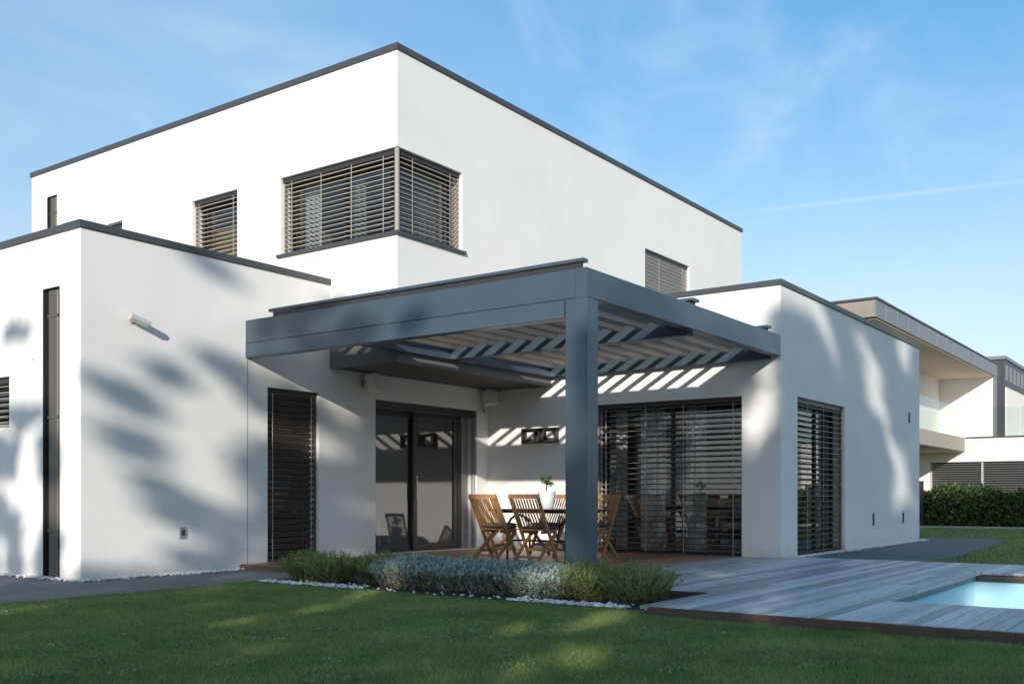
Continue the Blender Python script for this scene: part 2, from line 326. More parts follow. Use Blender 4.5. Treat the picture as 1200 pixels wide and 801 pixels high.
def wall(name, axis, const, a0, a1, z0, z1, holes, m, parent, t=0.3):
    """a wall with openings; axis 'x': plane x = const along y, axis 'y': plane y = const along x; thickness goes to +axis"""
    A = sorted({a0, a1, *[min(max(h[i], a0), a1) for h in holes for i in (0, 1)]}); Z = sorted({z0, z1, *[min(max(h[i], z0), z1) for h in holes for i in (2, 3)]})
    def solid(i, k):
        if i < 0 or k < 0 or i >= len(A)-1 or k >= len(Z)-1: return False
        ca = (A[i]+A[i+1])/2; cz = (Z[k]+Z[k+1])/2
        return not any(h[0] < ca < h[1] and h[2] < cz < h[3] for h in holes)
    mb = MB(); idx = {}
    def P(a, z, d):
        key = (a, z, d)
        if key not in idx:
            idx[key] = len(mb.v); c = const+(t if d else 0); mb.v.append((c, a, z) if axis == 'x' else (a, c, z))
        return idx[key]
    for i in range(len(A)-1):
        for k in range(len(Z)-1):
            if not solid(i, k): continue
            l, r, b, u = A[i], A[i+1], Z[k], Z[k+1]
            fl = axis == 'x'
            def F(*q): mb.f.append(tuple(q[::-1]) if fl else tuple(q))
            F(P(l, b, 0), P(r, b, 0), P(r, u, 0), P(l, u, 0)); F(P(r, b, 1), P(l, b, 1), P(l, u, 1), P(r, u, 1))
            if not solid(i-1, k): F(P(l, b, 1), P(l, b, 0), P(l, u, 0), P(l, u, 1))
            if not solid(i+1, k): F(P(r, b, 0), P(r, b, 1), P(r, u, 1), P(r, u, 0))
            if not solid(i, k-1): F(P(l, b, 0), P(l, b, 1), P(r, b, 1), P(r, b, 0))
            if not solid(i, k+1): F(P(l, u, 0), P(r, u, 0), P(r, u, 1), P(l, u, 1))
    return mb.build(name, m, parent)
def slab(name, pts, z0, z1, m, parent=None):
    mb = MB(); n = len(pts); mb.v = [(x, y, z0) for x, y in pts]+[(x, y, z1) for x, y in pts]
    mb.f = [tuple(range(n))[::-1], tuple(range(n, 2*n))]+[(i, (i+1) % n, (i+1) % n+n, i+n) for i in range(n)]
    return mb.build(name, m, parent)

# ------------------------------------------------------------------ plan of the place (metres)
X2, Y2 = 10.43, 9.53      # corner of the upper storey
XL, Y1 = 6.49, 10.86      # corner of the left wing, plane of its garden wall
X3, Y3 = 14.29, 5.463     # corner of the right wing
XP = 8.87                 # front line of the pergola
GZ = -0.085                # lawn

# ------------------------------------------------------------------ ground
g = MB(); R_ = 900
xs_ = (-R_, 8.9, 13.1, R_); ys_ = (-R_, -1.8, 2.64, R_)
g.v = [(x_, y_, GZ) for y_ in ys_ for x_ in xs_]
g.f = [(j*4+i, j*4+i+1, j*4+i+5, j*4+i+4) for j in range(3) for i in range(3) if not (i == 1 and j == 1)]      # open where the pool is sunk
tag(g.build('lawn', turf), 'short mown lawn in front of the house', 'lawn', kind='structure')
tag(slab('path', [(-6, 9.2), (2, 9.21), (5.5, 9.16), (6.5, 9.22), (7.75, 9.23), (8.78, 9.23), (8.78, 10.9), (6.6, 10.9), (6.6, 24), (-6, 24)], -0.3, -0.076, pathm), kind='structure')
tag(slab('side_lawn', [(14.76, -14), (60, -14), (60, 7.6), (22.0, 7.6), (22.0, 5.6), (14.76, 5.6)], -0.3, -0.034, turf), kind='structure')
tag(slab('side_path', [(14.765, 5.6), (14.765, 3.75), (15.2, 3.62), (15.9, 3.5), (16.8, 3.52), (18.2, 3.62), (20.5, 3.75), (23.6, 4.0), (24.2, 4.4), (24.3, 7.2), (22.0, 7.2), (22.0, 5.6)], -0.31, -0.018, pathm), kind='structure')
tag(slab('planting_bed', [(7.62, 4.02), (8.76, 4.02), (8.76, 9.2), (7.62, 9.2)], -0.3, -0.070, soil), kind='structure')
# deck
deck = empty('deck', (10.0, 4.0, -0.1)); tag(deck, 'timber deck of long boards around the pool and under the pergola', 'deck', kind='structure')
DX0, DX1 = 7.40, 14.74; PX0, PX1, PY = 8.97, 13.05, 2.575
bw, gap = 0.104, 0.007; y = -1.5; row = 0
def board(x0, x1, yy, w):
    MB().bbox(x0, x1, yy, yy+w, -0.028, 0.0+random.uniform(-0.0015, 0.0015), 0.003).build('board', boardm, deck)
while y < Y1-0.02:
    w = min(bw, Y1-0.01-y)
    if y+w <= PY: spans = [(DX0, PX0), (PX1, DX1)]
    elif y < 3.95: spans = [(DX0, DX1)]
    elif y+w < Y3: spans = [(8.80, DX1)]
    else: spans = [(8.80, X3-0.012 if y+w > Y3 else DX1)]
    for a, b in spans:
        if b-a > 4.2:
            c = a+(b-a)*(0.35, 0.62, 0.48, 0.7)[row % 4]+random.uniform(-.2, .2); board(a, c-0.002, y, w); board(c+0.002, b, y, w)
        else: board(a, b, y, w)
    y += bw+gap; row += 1
for y0, y1 in ((-1.5, 1.2), (1.204, 3.944)): MB().bbox(7.365, 7.396, y0, y1, -0.16, -0.004, 0.003).build('fascia_board', fboard, deck)
MB().bbox(7.4, 8.79, 3.952, 3.976, -0.16, -0.004).build('fascia_board', fboard, deck)
for y0, y1 in ((3.98, 7.4), (7.404, 10.85)): MB().bbox(8.77, 8.795, y0, y1, -0.16, -0.004).build('fascia_board', fboard, deck)
sub = MB(); sub.box(7.42, 8.95, -1.5, 3.93, -0.2, -0.036); sub.box(8.95, 14.72, 2.7, 3.93, -0.2, -0.036); sub.box(13.1, 14.72, -1.5, 2.7, -0.2, -0.036); sub.box(8.82, 14.7, 3.94, 10.8, -0.2, -0.036)
sub.build('joist_layer', soil, deck)
# pool
pool = empty('pool', (11, 1, -1.4)); tag(pool, 'rectangular pool sunk in the deck', 'pool', kind='structure')
b_ = MB(); b_.box(8.97, 13.05, -1.75, 2.576, -0.9, -0.85); b_.box(8.85, 8.968, -1.9, 2.72, -1.4, -0.04); b_.box(13.052, 13.2, -1.9, 2.72, -1.4, -0.115); b_.box(8.97, 13.05, 2.577, 2.72, -1.4, -0.115); b_.box(8.97, 13.05, -1.9, -1.75, -1.4, -0.04)
b_.build('basin', basin, pool)
x = 8.985; k = 0
while x < 13.03:
    w = min(0.6, 13.045-x); MB().bbox(x, x+w-0.005, 2.562, 2.72, -0.11, -0.034, 0.004).build('lining_stone', stone, pool); x += 0.6
y = -1.7
while y < 2.5:
    w = min(0.9, 2.558-y); MB().bbox(13.035, 13.2, y, y+w-0.005, -0.11, -0.034, 0.004).build('lining_board', fboard, pool); y += 0.9
wt = MB(); wt.quadmesh([(8.968, -1.75, -0.07), (13.04, -1.75, -0.07), (13.04, 2.565, -0.07), (8.968, 2.565, -0.07)], [(0, 1, 2, 3)])
tag(wt.build('water', waterm), kind='structure')

# ------------------------------------------------------------------ the house
house = empty('house', (12, 11, 0)); tag(house, 'modern white two-storey house with flat roofs and dark roof edges', 'house')
UT = 7.15; LT = 4.02; UF, UR = 18.87, 22.42; T = 0.3; RF = 22.2
cw_z0, cw_z1 = 4.61, 5.80
# upper storey
wall('upper_wall', 'y', Y2, X2, UR, 3.30, UT, [(X2-1, 11.88, cw_z0, cw_z1), (17.66, 19.65, 4.75, 5.83)], stucco, house)
wall('upper_wall', 'x', X2, Y2+T, UF, 3.30, UT, [(Y2, 11.95, cw_z0, cw_z1), (12.97, 14.13, 4.5, 5.82), (16.13, 16.6, 4.5, 5.83), (18.26, 18.62, 4.2, 6.67)], stucco, house)
wall('upper_wall', 'x', UR-T, Y2+T, UF, 3.30, UT, [], stucco, house)
wall('upper_wall', 'y', UF, X2, UR, 3.30, UT, [], stucco, house)
s_ = MB(); s_.box(X2+.02, UR-.02, Y2+T+.005, UF-.005, 6.9, 6.95); s_.build('roof_deck', roofm, house)
s_ = MB(); s_.box(X2+T+.01, UR-T-.01, Y2+T+.01, UF-.01, 4.10, 4.16); s_.build('upper_floor', rfloor, house)
def coping(x0, x1, y0, y1, z, h, ax):
    a, b = (x0, x1) if ax == 'x' else (y0, y1); k = max(1, round((b-a)/3.0)); st = (b-a)/k
    for i in range(k):
        l, r = a+i*st, a+(i+1)*st-(.004 if i < k-1 else 0); m_ = MB(); dz = random.uniform(-.0015, .0015)
        m_.bbox(*((l, r, y0, y1) if ax == 'x' else (x0, x1, l, r)), z, z+h+dz, 0.006); m_.build('parapet_cap', cap, house)
def caps(x0, x1, y0, y1, z, h, sides, o=0.025, inn=0.34):
    for sd in sides:
        if sd == 'y0': coping(x0-o, x1+o, y0-o, y0+inn, z, h, 'x')
        if sd == 'y1': coping(x0-o, x1+o, y1-inn, y1+o, z, h, 'x')
        if sd == 'x0': coping(x0-o, x0+inn, y0+inn+.002, y1-inn-.002, z, h, 'y')
        if sd == 'x1': coping(x1-inn, x1+o, y0+inn+.002, y1-inn-.002, z, h, 'y')
caps(X2, UR, Y2, UF+T, UT, 0.092, ('y0', 'x0', 'x1', 'y1'))
# cap on the corner return of the x0 side
# dark underside of the overhang
f_ = MB(); f_.box(X2-.012, X3-.004, Y2-.012, Y2+.02, 2.785, 3.298); f_.build('fascia_panel', fasc, house)
f_ = MB(); f_.box(X2-.012, X2+.02, Y2+.022, Y1-.004, 2.785, 3.298); f_.build('fascia_panel', fasc, house)
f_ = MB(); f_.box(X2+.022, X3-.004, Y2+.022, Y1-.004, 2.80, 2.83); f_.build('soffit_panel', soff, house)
# left wing
hl = [(9.25, 10.21, -0.02, 2.415), (11.388, 13.948, -0.035, 2.415)]
wall('garden_wall', 'y', Y1, XL, X2, -0.3, LT, hl, stucco, house)
wall('garden_wall', 'y', Y1, X2, X3+T, -0.3, 3.28, hl, stucco, house)
wall('side_wall', 'x', XL, Y1+T, 21.0, -0.3, LT, [(11.305, 11.685, -0.4, 3.40), (12.46, 13.7, 1.775, 2.41)], stucco, house)
wall('back_wall', 'y', 21.0, XL, X2+4, -0.3, LT, [], stucco, house)
s_ = MB(); s_.box(XL+.1, X2-.005, Y1+T+.005, 20.99, 3.75, 3.8); s_.build('roof_deck', roofm, house)
caps(XL, X2-.03, Y1, 21.3, LT, 0.09, ('y0', 'x0'))
# right wing
wall('side_wall', 'x', X3, Y3+T, Y1, -0.3, 2.784, [(6.07, 8.62, -0.04, 2.42)], stucco, house)
wall('side_wall', 'x', X3, Y3+T, Y2-.015, 2.784, LT, [], stucco, house)
wall('garden_wall', 'y', Y3, X3, RF, -0.3, LT, [(14.98, 17.256, -0.03, 2.435)], stucco, house)
wall('end_wall', 'x', RF-T, Y3+T, 18.0, -0.3, LT, [], stucco, house)
s_ = MB(); s_.box(X3+.1, RF-.1, Y3+T+.005, Y2-.005, 3.75, 3.8); s_.build('roof_deck', roofm, house)
coping(X3-.025, RF+.025, Y3-.025, Y3+.34, LT, .085, 'x')
coping(X3-.025, X3+.34, Y3+.342, Y2-.002, LT, .085, 'y')
m_ = MB(); m_.bbox(RF-.34, RF+.025, Y3+.342, Y2-.002, LT, LT+.085, .006); m_.build('parapet_cap', cap, house)
# rooms behind the windows
def roombox(name, x0, x1, y0, y1, z0, z1, open_, m=room):
    r = MB(); e = 0.02
    if 'x0' not in open_: r.box(x0, x0+e, y0, y1, z0, z1)
    if 'x1' not in open_: r.box(x1-e, x1, y0, y1, z0, z1)
    if 'y0' not in open_: r.box(x0+e+.001, x1-e-.001, y0, y0+e, z0, z1)
    if 'y1' not in open_: r.box(x0+e+.001, x1-e-.001, y1-e, y1, z0, z1)
    r.box(x0+.03, x1-.03, y0+.03, y1-.03, z1+.001, z1+.02); r.build(name, m, house)
    r = MB(); r.box(x0+.03, x1-.03, y0+.03, y1-.03, z0-.02, z0-.001); r.build(name+'_floor', rfloor, house)
roombox('living_room', 10.8, X3+.02, Y1+T+.002, 16.0, 0.0, 2.75, ('y0',), room)
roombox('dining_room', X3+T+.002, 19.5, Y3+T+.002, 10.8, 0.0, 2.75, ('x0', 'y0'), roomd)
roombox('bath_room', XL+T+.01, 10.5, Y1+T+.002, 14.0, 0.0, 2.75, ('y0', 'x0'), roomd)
roombox('bed_room', X2+T+.002, 15.0, Y2+T+.002, 12.4, 4.2, 6.6, ('y0', 'x0'), room)
roombox('study', X2+T+.002, 14.0, 12.45, 17.0, 4.2, 6.6, ('x0',), room)
roombox('guest_room', 17, 20.5, Y2+T+.002, 13, 4.2, 6.6, ('y0',), room)

def window(axis, const, a0, a1, z0, z1, mull=(), depth=0.2, fw=0.055, name='window'):
    """dark frame, glass panes; sits 'depth' behind the wall face"""
    c = const+depth; mb = MB()
    def bx(al, ar, zb, zt, d0=0.0, d1=0.07):
        if axis == 'x': mb.bbox(c+d0, c+d1, al, ar, zb, zt)
        else: mb.bbox(al, ar, c+d0, c+d1, zb, zt)
    bx(a0+.002, a1-.002, z0+.002, z0+fw+.02); bx(a0+.002, a1-.002, z1-fw-.05, z1-.002)
    vs = [a0+.002]+list(mull)+[a1-fw-.002]
    for v in vs: bx(v, v+fw, z0+fw+.021, z1-fw-.051)
    w = mb.build(name, frame, house)
    for i in range(len(vs)-1):
        p = MB(); l, r = vs[i]+fw+.001, vs[i+1]-.001
        if axis == 'x': p.box(c+.03, c+.036, l, r, z0+fw+.022, z1-fw-.052)
        else: p.box(l, r, c+.03, c+.036, z0+fw+.022, z1-fw-.052)
        p.build('pane', glass, w)
    return w
SLM = {}
def blind(axis, const, a0, a1, z0, z1, pitch, tilt, m, depth=0.03, width=0.078, cords=(), bottom=None, rails=True):
    """outside venetian blind: head box and guide rails, slats, ladder tapes"""
    mb = MB(); c = const+depth; hb = 0.075
    def bx(mb, al, ar, zb, zt, d0, d1):
        if axis == 'x': mb.box(c+d0, c+d1, al, ar, zb, zt)
        else: mb.box(al, ar, c+d0, c+d1, zb, zt)
    if rails:
        bx(mb, a0+.004, a0+.03, z0+.005, z1-hb-.002, 0.028, 0.058); bx(mb, a1-.03, a1-.004, z0+.005, z1-hb-.002, 0.028, 0.058)
    bz = (z0 if bottom is None else bottom)+.03
    bx(mb, a0+.034, a1-.034, bz-.014, bz+.010, 0.015, 0.07)
    bl = mb.build('venetian_blind', m, house)
    hbx = MB(); bx(hbx, a0+.004, a1-.004, z1-hb, z1-.003, 0.02, 0.12); hbx.build('head_box', frame, bl)  # dark finish stands in for the lintel recess and its shadow
    L = a1-a0-.07
    key = (axis, round(L, 3), round(tilt, 2), m.name)
    if key not in SLM:
        s = MB(); prof = [(-width/2, -.007), (-width/2, .003), (-width/5, .004), (width/5, .004), (width/2-.006, 0), (width/2, .005)]
        ct, st = math.cos(tilt), math.sin(tilt); th = .0016
        pr = [(d*ct-z*st, d*st+z*ct) for d, z in prof]; P2 = pr+[(d, z-th) for d, z in pr[::-1]]; n = len(P2)
        for q in (-L/2, L/2):
            for d, z in P2: s.v.append((d, q, z) if axis == 'x' else (q, d, z))
        k6 = len(prof)
        for i in range(n): s.f.append((i, (i+1) % n, (i+1) % n+n, i+n))
        for i in range(k6-1): s.f.append((i, i+1, n-2-i, n-1-i)[::-1]); s.f.append((n+i, n+i+1, 2*n-2-i, 2*n-1-i))
        SLM[key] = s.mesh('slat', m, center=False)[0]
    zz = z1-hb-.03; ca = (a0+a1)/2
    while zz > bz+.02:
        loc = (c+.043, ca, zz) if axis == 'x' else (ca, c+.043, zz)
        o = put('slat', SLM[key], loc, bl)
        if axis == 'x': o.rotation_euler = (random.gauss(0, .0008), random.gauss(0, .02), 0)
        else: o.rotation_euler = (random.gauss(0, .02), random.gauss(0, .0008), 0)
        zz -= pitch
    for cc in cords:
        k = MB(); bx(k, cc-.005, cc+.005, bz+.01, z1-hb, -.006, -.002); k.build('ladder_tape', cord, bl)
    return bl
D = math.radians
# ground floor
window('y', Y1, 9.25, 10.21, -0.02, 2.415, depth=0.2); blind('y', Y1, 9.25, 10.21, -0.02, 2.415, 0.088, D(-50), slatd, cords=(9.36, 10.08), width=0.092)
window('x', X3, 6.07, 8.62, -0.04, 2.42, mull=(7.30,), depth=0.2); blind('x', X3, 6.07, 8.62, -0.04, 2.42, 0.086, D(4), slatd, cords=(6.22, 7.05, 7.72, 8.45))
window('y', Y3, 14.98, 17.256, -0.03, 2.435, mull=(16.35,), depth=0.2); blind('y', Y3, 14.98, 17.256, -0.03, 2.435, 0.088, D(5), slatd, cords=(15.5, 16.25))
window('x', XL, 12.46, 13.7, 1.775, 2.41, depth=0.2); blind('x', XL, 12.46, 13.7, 1.775, 2.41, 0.076, D(10), slatm)
# upper floor
window('x', X2, Y2+.26, 11.95, cw_z0, cw_z1, mull=(10.72,), depth=0.2); window('y', Y2, X2+.20, 11.88, cw_z0, cw_z1, mull=(), depth=0.2)
blind('x', X2, Y2+.07, 11.95, cw_z0, cw_z1, 0.070, D(7), slatm, width=0.058, cords=(9.82, 10.45, 11.08, 11.72)); blind('y', Y2, X2+.07, 11.88, cw_z0, cw_z1, 0.070, D(7), slatm, width=0.058, cords=(10.78, 11.62))
k = MB(); k.bbox(X2+.012, X2+.062, Y2+.012, Y2+.062, cw_z0+.01, cw_z1-.01); k.build('corner_post', slatm, house)
k = MB(); k.bbox(X2+.20, X2+.27, Y2+.20, Y2+.257, cw_z0+.002, cw_z1-.002); k.build('corner_mullion', frame, house)
window('x', X2, 12.97, 14.13, 4.5, 5.82, depth=0.2); blind('x', X2, 12.97, 14.13, 4.5, 5.82, 0.074, D(7), slatm, width=0.058, cords=(13.1, 13.98))
window('y', Y2, 17.66, 19.65, 4.75, 5.83, depth=0.2); blind('y', Y2, 17.66, 19.65, 4.75, 5.83, 0.072, D(-58), slatl, cords=(18.3, 19.35), width=0.085)
window('x', X2, 16.13, 16.6, 4.5, 5.83, depth=0.1)
# sills
for a in ((X2-.045, X2+.2, Y2+.247, 12.0), ): k = MB(); k.bbox(a[0], a[1], a[2], a[3], cw_z0-.04, cw_z0+.008, .004); k.build('window_sill', cap, house)
k = MB(); k.bbox(X2-.045, 11.93, Y2-.045, Y2+.245, cw_z0-.04, cw_z0+.008, .004); k.build('window_sill', cap, house)
k = MB(); k.bbox(14.98, 17.25, Y3-.03, Y3+.2, -.03, .012, .004); k.build('window_sill', cap, house)
k = MB(); k.bbox(X3-.03, X3+.2, 6.075, 8.615, -.036, .012, .004); k.build('window_sill', cap, house)
# sliding door
dz0, dz1 = -0.03, 2.41; c = Y1+.2
fr_ = MB()
for l, r in ((11.39, 11.46), (13.66, 13.76)): fr_.bbox(l, r, c, c+.1, dz0, dz1)
fr_.bbox(11.461, 13.659, c, c+.1, dz1-.09, dz1); fr_.bbox(11.461, 13.659, c, c+.1, dz0, dz0+.06)
door = fr_.build('sliding_door', frame, house)
def leaf(l, r, d):
    q = MB(); zb, zt = dz0+.062, dz1-.092
    q.bbox(l, l+.10, c+d, c+d+.045, zb, zt); q.bbox(r-.10, r, c+d, c+d+.045, zb, zt); q.bbox(l+.101, r-.101, c+d, c+d+.045, zt-.11, zt); q.bbox(l+.101, r-.101, c+d, c+d+.045, zb, zb+.10)
    q.build('door_leaf', frame, door)
    p = MB(); p.box(l+.101, r-.101, c+d+.02, c+d+.026, zb+.101, zt-.111); p.build('pane', glass, door)
leaf(11.47, 12.62, .05); leaf(12.50, 13.65, .002)
h_ = MB(); h_.bbox(12.54, 12.56, c-.045, c-.028, 0.85, 1.25); h_.bar((12.55, c-.03, .9), (12.55, c, .9), .015, .015); h_.bar((12.55, c-.03, 1.2), (12.55, c, 1.2), .015, .015); h_.build('handle', steel, door)
k = MB(); k.bbox(11.39, 13.94, Y1-.03, Y1+.198, -.034, .006, .003); k.build('threshold', whitep, door)
k = MB()
for q in (Y1+.03, Y1+.085): k.bbox(13.92, 13.946, q, q+.03, -.02, 2.4)
k.bbox(13.77, 13.945, c, c+.05, -.03, 2.41); k.build('guide_rail', greyp, door)
k = MB(); k.bbox(11.39, 13.94, Y1+.02, Y1+.13, 2.29, 2.412); k.build('blind_box', frame, door)
# wall joint, drain, recessed downpipes
k = MB(); k.box(8.898, 8.908, Y1-.003, Y1+.01, -.1, 2.77); k.build('wall_joint', greyp, house)
k = MB(); k.bbox(8.86, 8.95, Y1-.07, Y1-.005, -.10, -.015); k.build('drain_box', rubber, house)
def downpipe(xf, y0, y1, z0, z1):
    k = MB(); k.box(xf+.20, xf+.22, y0+.001, y1-.001, z0, z1); k.box(xf+.004, xf+.199, y0+.001, y0+.012, z0, z1); k.box(xf+.004, xf+.199, y1-.012, y1-.001, z0, z1); k.box(xf+.004, xf+.199, y0+.013, y1-.013, z1-.012, z1-.001)
    k.build('pipe_channel', frame, house)
    k = MB(); m0 = (y0+y1)/2; k.bbox(xf+.02, xf+.15, m0-.11, m0+.09, z0, z1-.03, .006)
    p = k.build('downpipe', pipem, house)
    for z in (z0+.6, (z0+z1)/2+.2, z1-.35):
        q = MB(); q.bbox(xf+.012, xf+.158, m0-.12, m0+.10, z, z+.03, .003); q.build('pipe_clip', pipem, p)
downpipe(XL, 11.305, 11.685, -0.12, 3.40); downpipe(X2, 18.26, 18.62, 4.3, 6.67)

# ------------------------------------------------------------------ pergola
per = empty('pergola', (XP, Y3, 0)); tag(per, 'blue-grey metal pergola with tilting louvers built into the house corner', 'pergola')
PT, PB = 3.28, 2.972
k = MB(); k.bbox(XP, X3-.02, Y3, Y3+.14, PB, PT, .006); k.build('beam', pmetal, per)
k = MB(); k.bbox(XP, XP+.14, Y3+.142, Y1-.006, PB, PT, .006); k.build('beam', pmetal, per)
k = MB(); k.bbox(XP-.006, XP+.13, Y3+.275, Y1-.008, 2.775, PB-.003, .006); k.build('screen_box', pmetal, per)
k = MB(); k.bbox(XP+.002, XP+.232, Y3+.002, Y3+.272, -.03, PB-.002, .008); p_ = k.build('post', pmetal, per)
q = MB(); q.bbox(XP-.03, XP+.262, Y3-.03, Y3+.302, -.034, -.012, .003); q.build('base_plate', pmetal, p_)
XM = 11.49
k = MB(); k.bbox(XM, XM+.16, Y3+.142, Y2-.10, 2.93, PT-.01, .006); k.build('beam', pmetal, per)
k = MB(); k.bbox(X3-.16, X3-.004, Y3+.142, Y2-.10, 2.93, PT-.01, .006); k.build('beam', pmetal, per)
k = MB(); k.bbox(XP+.142, X3-.004, Y2-.098, Y2-.014, 2.93, PT-.01, .006); k.build('beam', pmetal, per)
k = MB(); k.bbox(XP+.142, X2-.014, Y2-.012, Y2+.06, 2.93, PT-.01, .006); k.build('beam', pmetal, per)
for xr, x1r, y1r in ((XP+.02, XP+.12, 10.42), (XM-.02, XM+.18, Y2-.12), (X3-.36, X3-.20, Y2-.12)):
    k = MB(); k.bbox(xr, x1r, Y3+.06, y1r, 3.352, 3.39, .004); tr_ = k.build('top_rail', pmetal, per); k = MB(); k.box(xr+.035, x1r-.035, Y3+.10, y1r-.05, 3.281, 3.344); k.build('rail_gap_fill', frame, tr_)  # dark filler under each rail stands in for the shaded gap
# louvers: boards along x, tipped so that the slots face the low sun
LP = 0.345; LW = 0.345; LTILT = D(41); LZ = 3.175; PHASE = 0.12
lm = {}
def louver(x0, x1, yc):
    L = x1-x0; key = round(L, 3)
    if key not in lm:
        s = MB(); prof = [(-LW/2, 0), (-LW/2+.05, .014), (0, .020), (LW/2-.05, .014), (LW/2, 0), (LW/2-.03, -.014), (.03, -.014), (.02, -.024), (-.02, -.024), (-.03, -.014), (-LW/2+.03, -.014)]
        ct, st = math.cos(-LTILT), math.sin(-LTILT); n = len(prof)
        for q in (-L/2, L/2):
            for d, z in prof: s.v.append((q, d*ct-z*st, d*st+z*ct))
        for i in range(n): s.f.append((i, (i+1) % n, (i+1) % n+n, i+n))
        s.f.append(tuple(range(n))); s.f.append(tuple(range(n, 2*n))[::-1])
        lm[key] = s.mesh('louver', plouv, center=False)[0]
    put('louver', lm[key], ((x0+x1)/2, yc, LZ), per)
yc = Y3+.20+PHASE
while yc < Y2-.2:
    louver(XP+.16, XM-.01, yc); louver(XM+.17, X3-.17, yc); yc += LP
while yc < Y1-.15:
    louver(XP+.16, X2-.03, yc); yc += LP

# ------------------------------------------------------------------ things on the walls
def speaker(loc, rz, label):
    o = lempty('loudspeaker', loc)
    s = MB(); s.bbox(-.12, .12, -.27, -.10, -.13, .13, .025)
    cab = s.build('cabinet', whitep, o); g_ = MB(); g_.bbox(-.10, .10, -.276, -.2705, -.11, .11, .003); g_.build('grille', greyp if False else whitep, cab)
    b = MB(); b.bbox(-.03, .03, -.012, 0, -.06, .06); b.tube([(0, -.01, 0), (0, -.06, .01), (0, -.105, 0)], .014); b.build('bracket', greyp, o)
    o.rotation_euler = (0, 0, rz); cab.rotation_euler = (D(-14), 0, 0); tag(o, label, 'loudspeaker'); return o
speaker((11.10, Y1-.001, 2.635), D(24), 'white wall loudspeaker above the plain wall beside the sliding door')
speaker((14.18, Y1-.001, 2.645), D(-20), 'white wall loudspeaker in the inner corner of the terrace')
o = lempty('wall_sensor', (14.10, Y1, 2.42)); tag(o, 'round grey and white sensor under the corner loudspeaker', 'sensor')
s = MB(); s.lathe([(.075, 0), (.075, .02), (.06, .035)], seg=28); s.build('housing', whitep, o); s = MB(); s.lathe([(.045, .0352), (.04, .045)], seg=24); s.build('lens', greyp, o); o.rotation_euler = (math.pi/2, 0, 0)
o = lempty('security_camera', (7.16, Y1, 3.03)); tag(o, 'small cylindrical steel security camera on the white wing wall', 'camera')
s = MB(); s.lathe([(.055, 0), (.055, .02), (.03, .03)], seg=20); b = s.build('mount', steel, o); b.rotation_euler = (math.pi/2, 0, 0)
s = MB(); s.tube([(0, -.02, 0), (0.01, -.10, -.005)], .016); s.build('arm', steel, o)
s = MB(); s.tube([(-.09, -.10, .035), (-.088, -.10, .034), (.12, -.15, -.04), (.122, -.15, -.041)], .045, seg=18); s.build('barrel', steel, o)
s = MB(); s.tube([(.1215, -.15, -.0415), (.135, -.153, -.046)], .035, seg=18); s.build('lens', darkp, o)
o = lempty('wall_outlet', (7.86, Y1, .45)); tag(o, 'grey weatherproof socket low on the white wing wall', 'socket')
s = MB(); s.bbox(-.045, .045, -.022, 0, -.07, .07, .006); s.build('back_box', greyp, o); s = MB(); s.bbox(-.03, .03, -.034, -.0225, -.03, .035, .005); s.build('flap', darkp, o)
o = lempty('wall_vent', (XL, 11.9, 2.65)); tag(o, 'round white vent cover beside the recessed downpipe', 'vent')
s = MB(); s.lathe([(.085, 0), (.085, .012), (.06, .02)], seg=28); s.build('cover', whitep, o); s = MB(); s.lathe([(.05, .0202), (.045, .028)], seg=24); s.build('disc', reveal, o); o.rotation_euler = (0, -math.pi/2, 0)
for (x, z), lb in zip(((18.887, .49), (20.917, .49), (21.366, 2.52)), ('slim dark wall light low on the right wing nearer the window', 'slim dark wall light low on the right wing nearer the hedge', 'slim dark wall fitting high on the right wing near its end')):
    o = lempty('wall_light', (x, Y3, z)); tag(o, lb, 'wall light')
    s = MB(); s.bbox(-.03, .03, -.022, 0, -.11, .11, .006); s.build('housing', cap, o); s = MB(); s.bbox(-.018, .018, -.027, -.0225, -.08, .02, .003); s.build('lens', greyp, o)
# long niche heater / wall lamp under the pergola
o = lempty('wall_fixture', (X3, 9.72, 1.955)); tag(o, 'long dark boxy light fixture with two bright openings on the terrace wall', 'light fixture')
s = MB(); s.bbox(-.10, 0, -.36, .36, .10, .125); s.bbox(-.10, 0, -.36, .36, -.125, -.10); s.bbox(-.10, 0, -.36, -.335, -.099, .099); s.bbox(-.10, 0, .335, .36, -.099, .099)
s.build('frame', frame, o)
s = MB(); s.box(-.012, -.004, -.334, .334, -.099, .099); s.build('back_plate', darkp, o)
for yy in (-.20, .20):
    s = MB(); s.bbox(-.05, -.013, yy-.065, yy+.065, -.05, .06, .004); s.build('reflector', whitep, o)
for yy in (-.1, .0, .1):
    s = MB(); s.bbox(-.09, -.013, yy-.01, yy+.01, -.098, .098); s.build('divider', frame, o)

# ------------------------------------------------------------------ inside the rooms
def curtain(name, label, axis, const, a0, a1, z0, z1, m, amp=.03, wl=.11):
    mb = MB(); n = int((a1-a0)/.012); 
    for i in range(n+1):
        a = a0+(a1-a0)*i/n; d = const+amp*math.sin(a/wl*2*math.pi)+.01*math.sin(a*31)
        for z in (z0, z1): mb.v.append((d, a, z) if axis == 'x' else (a, d, z))
    for i in range(n): mb.f.append((2*i, 2*i+2, 2*i+3, 2*i+1))
    o = mb.build(name, m); sm = o.modifiers.new('thick', 'SOLIDIFY'); sm.thickness = .004
    tag(o, label, 'curtain'); return o
curtain('curtain', 'pale curtain hanging behind the left pane of the wide terrace window', 'x', X3+.42, 7.55, 8.0, .02, 2.35, curt)
curtain('curtain', 'pale narrow curtain behind the middle of the wide terrace window', 'x', X3+.42, 6.85, 7.2, .02, 2.35, curt)
curtain('curtain', 'white curtain hanging behind the wide terrace window beside its left frame', 'x', X3+.42, 8.28, 8.5, .02, 2.35, curt)
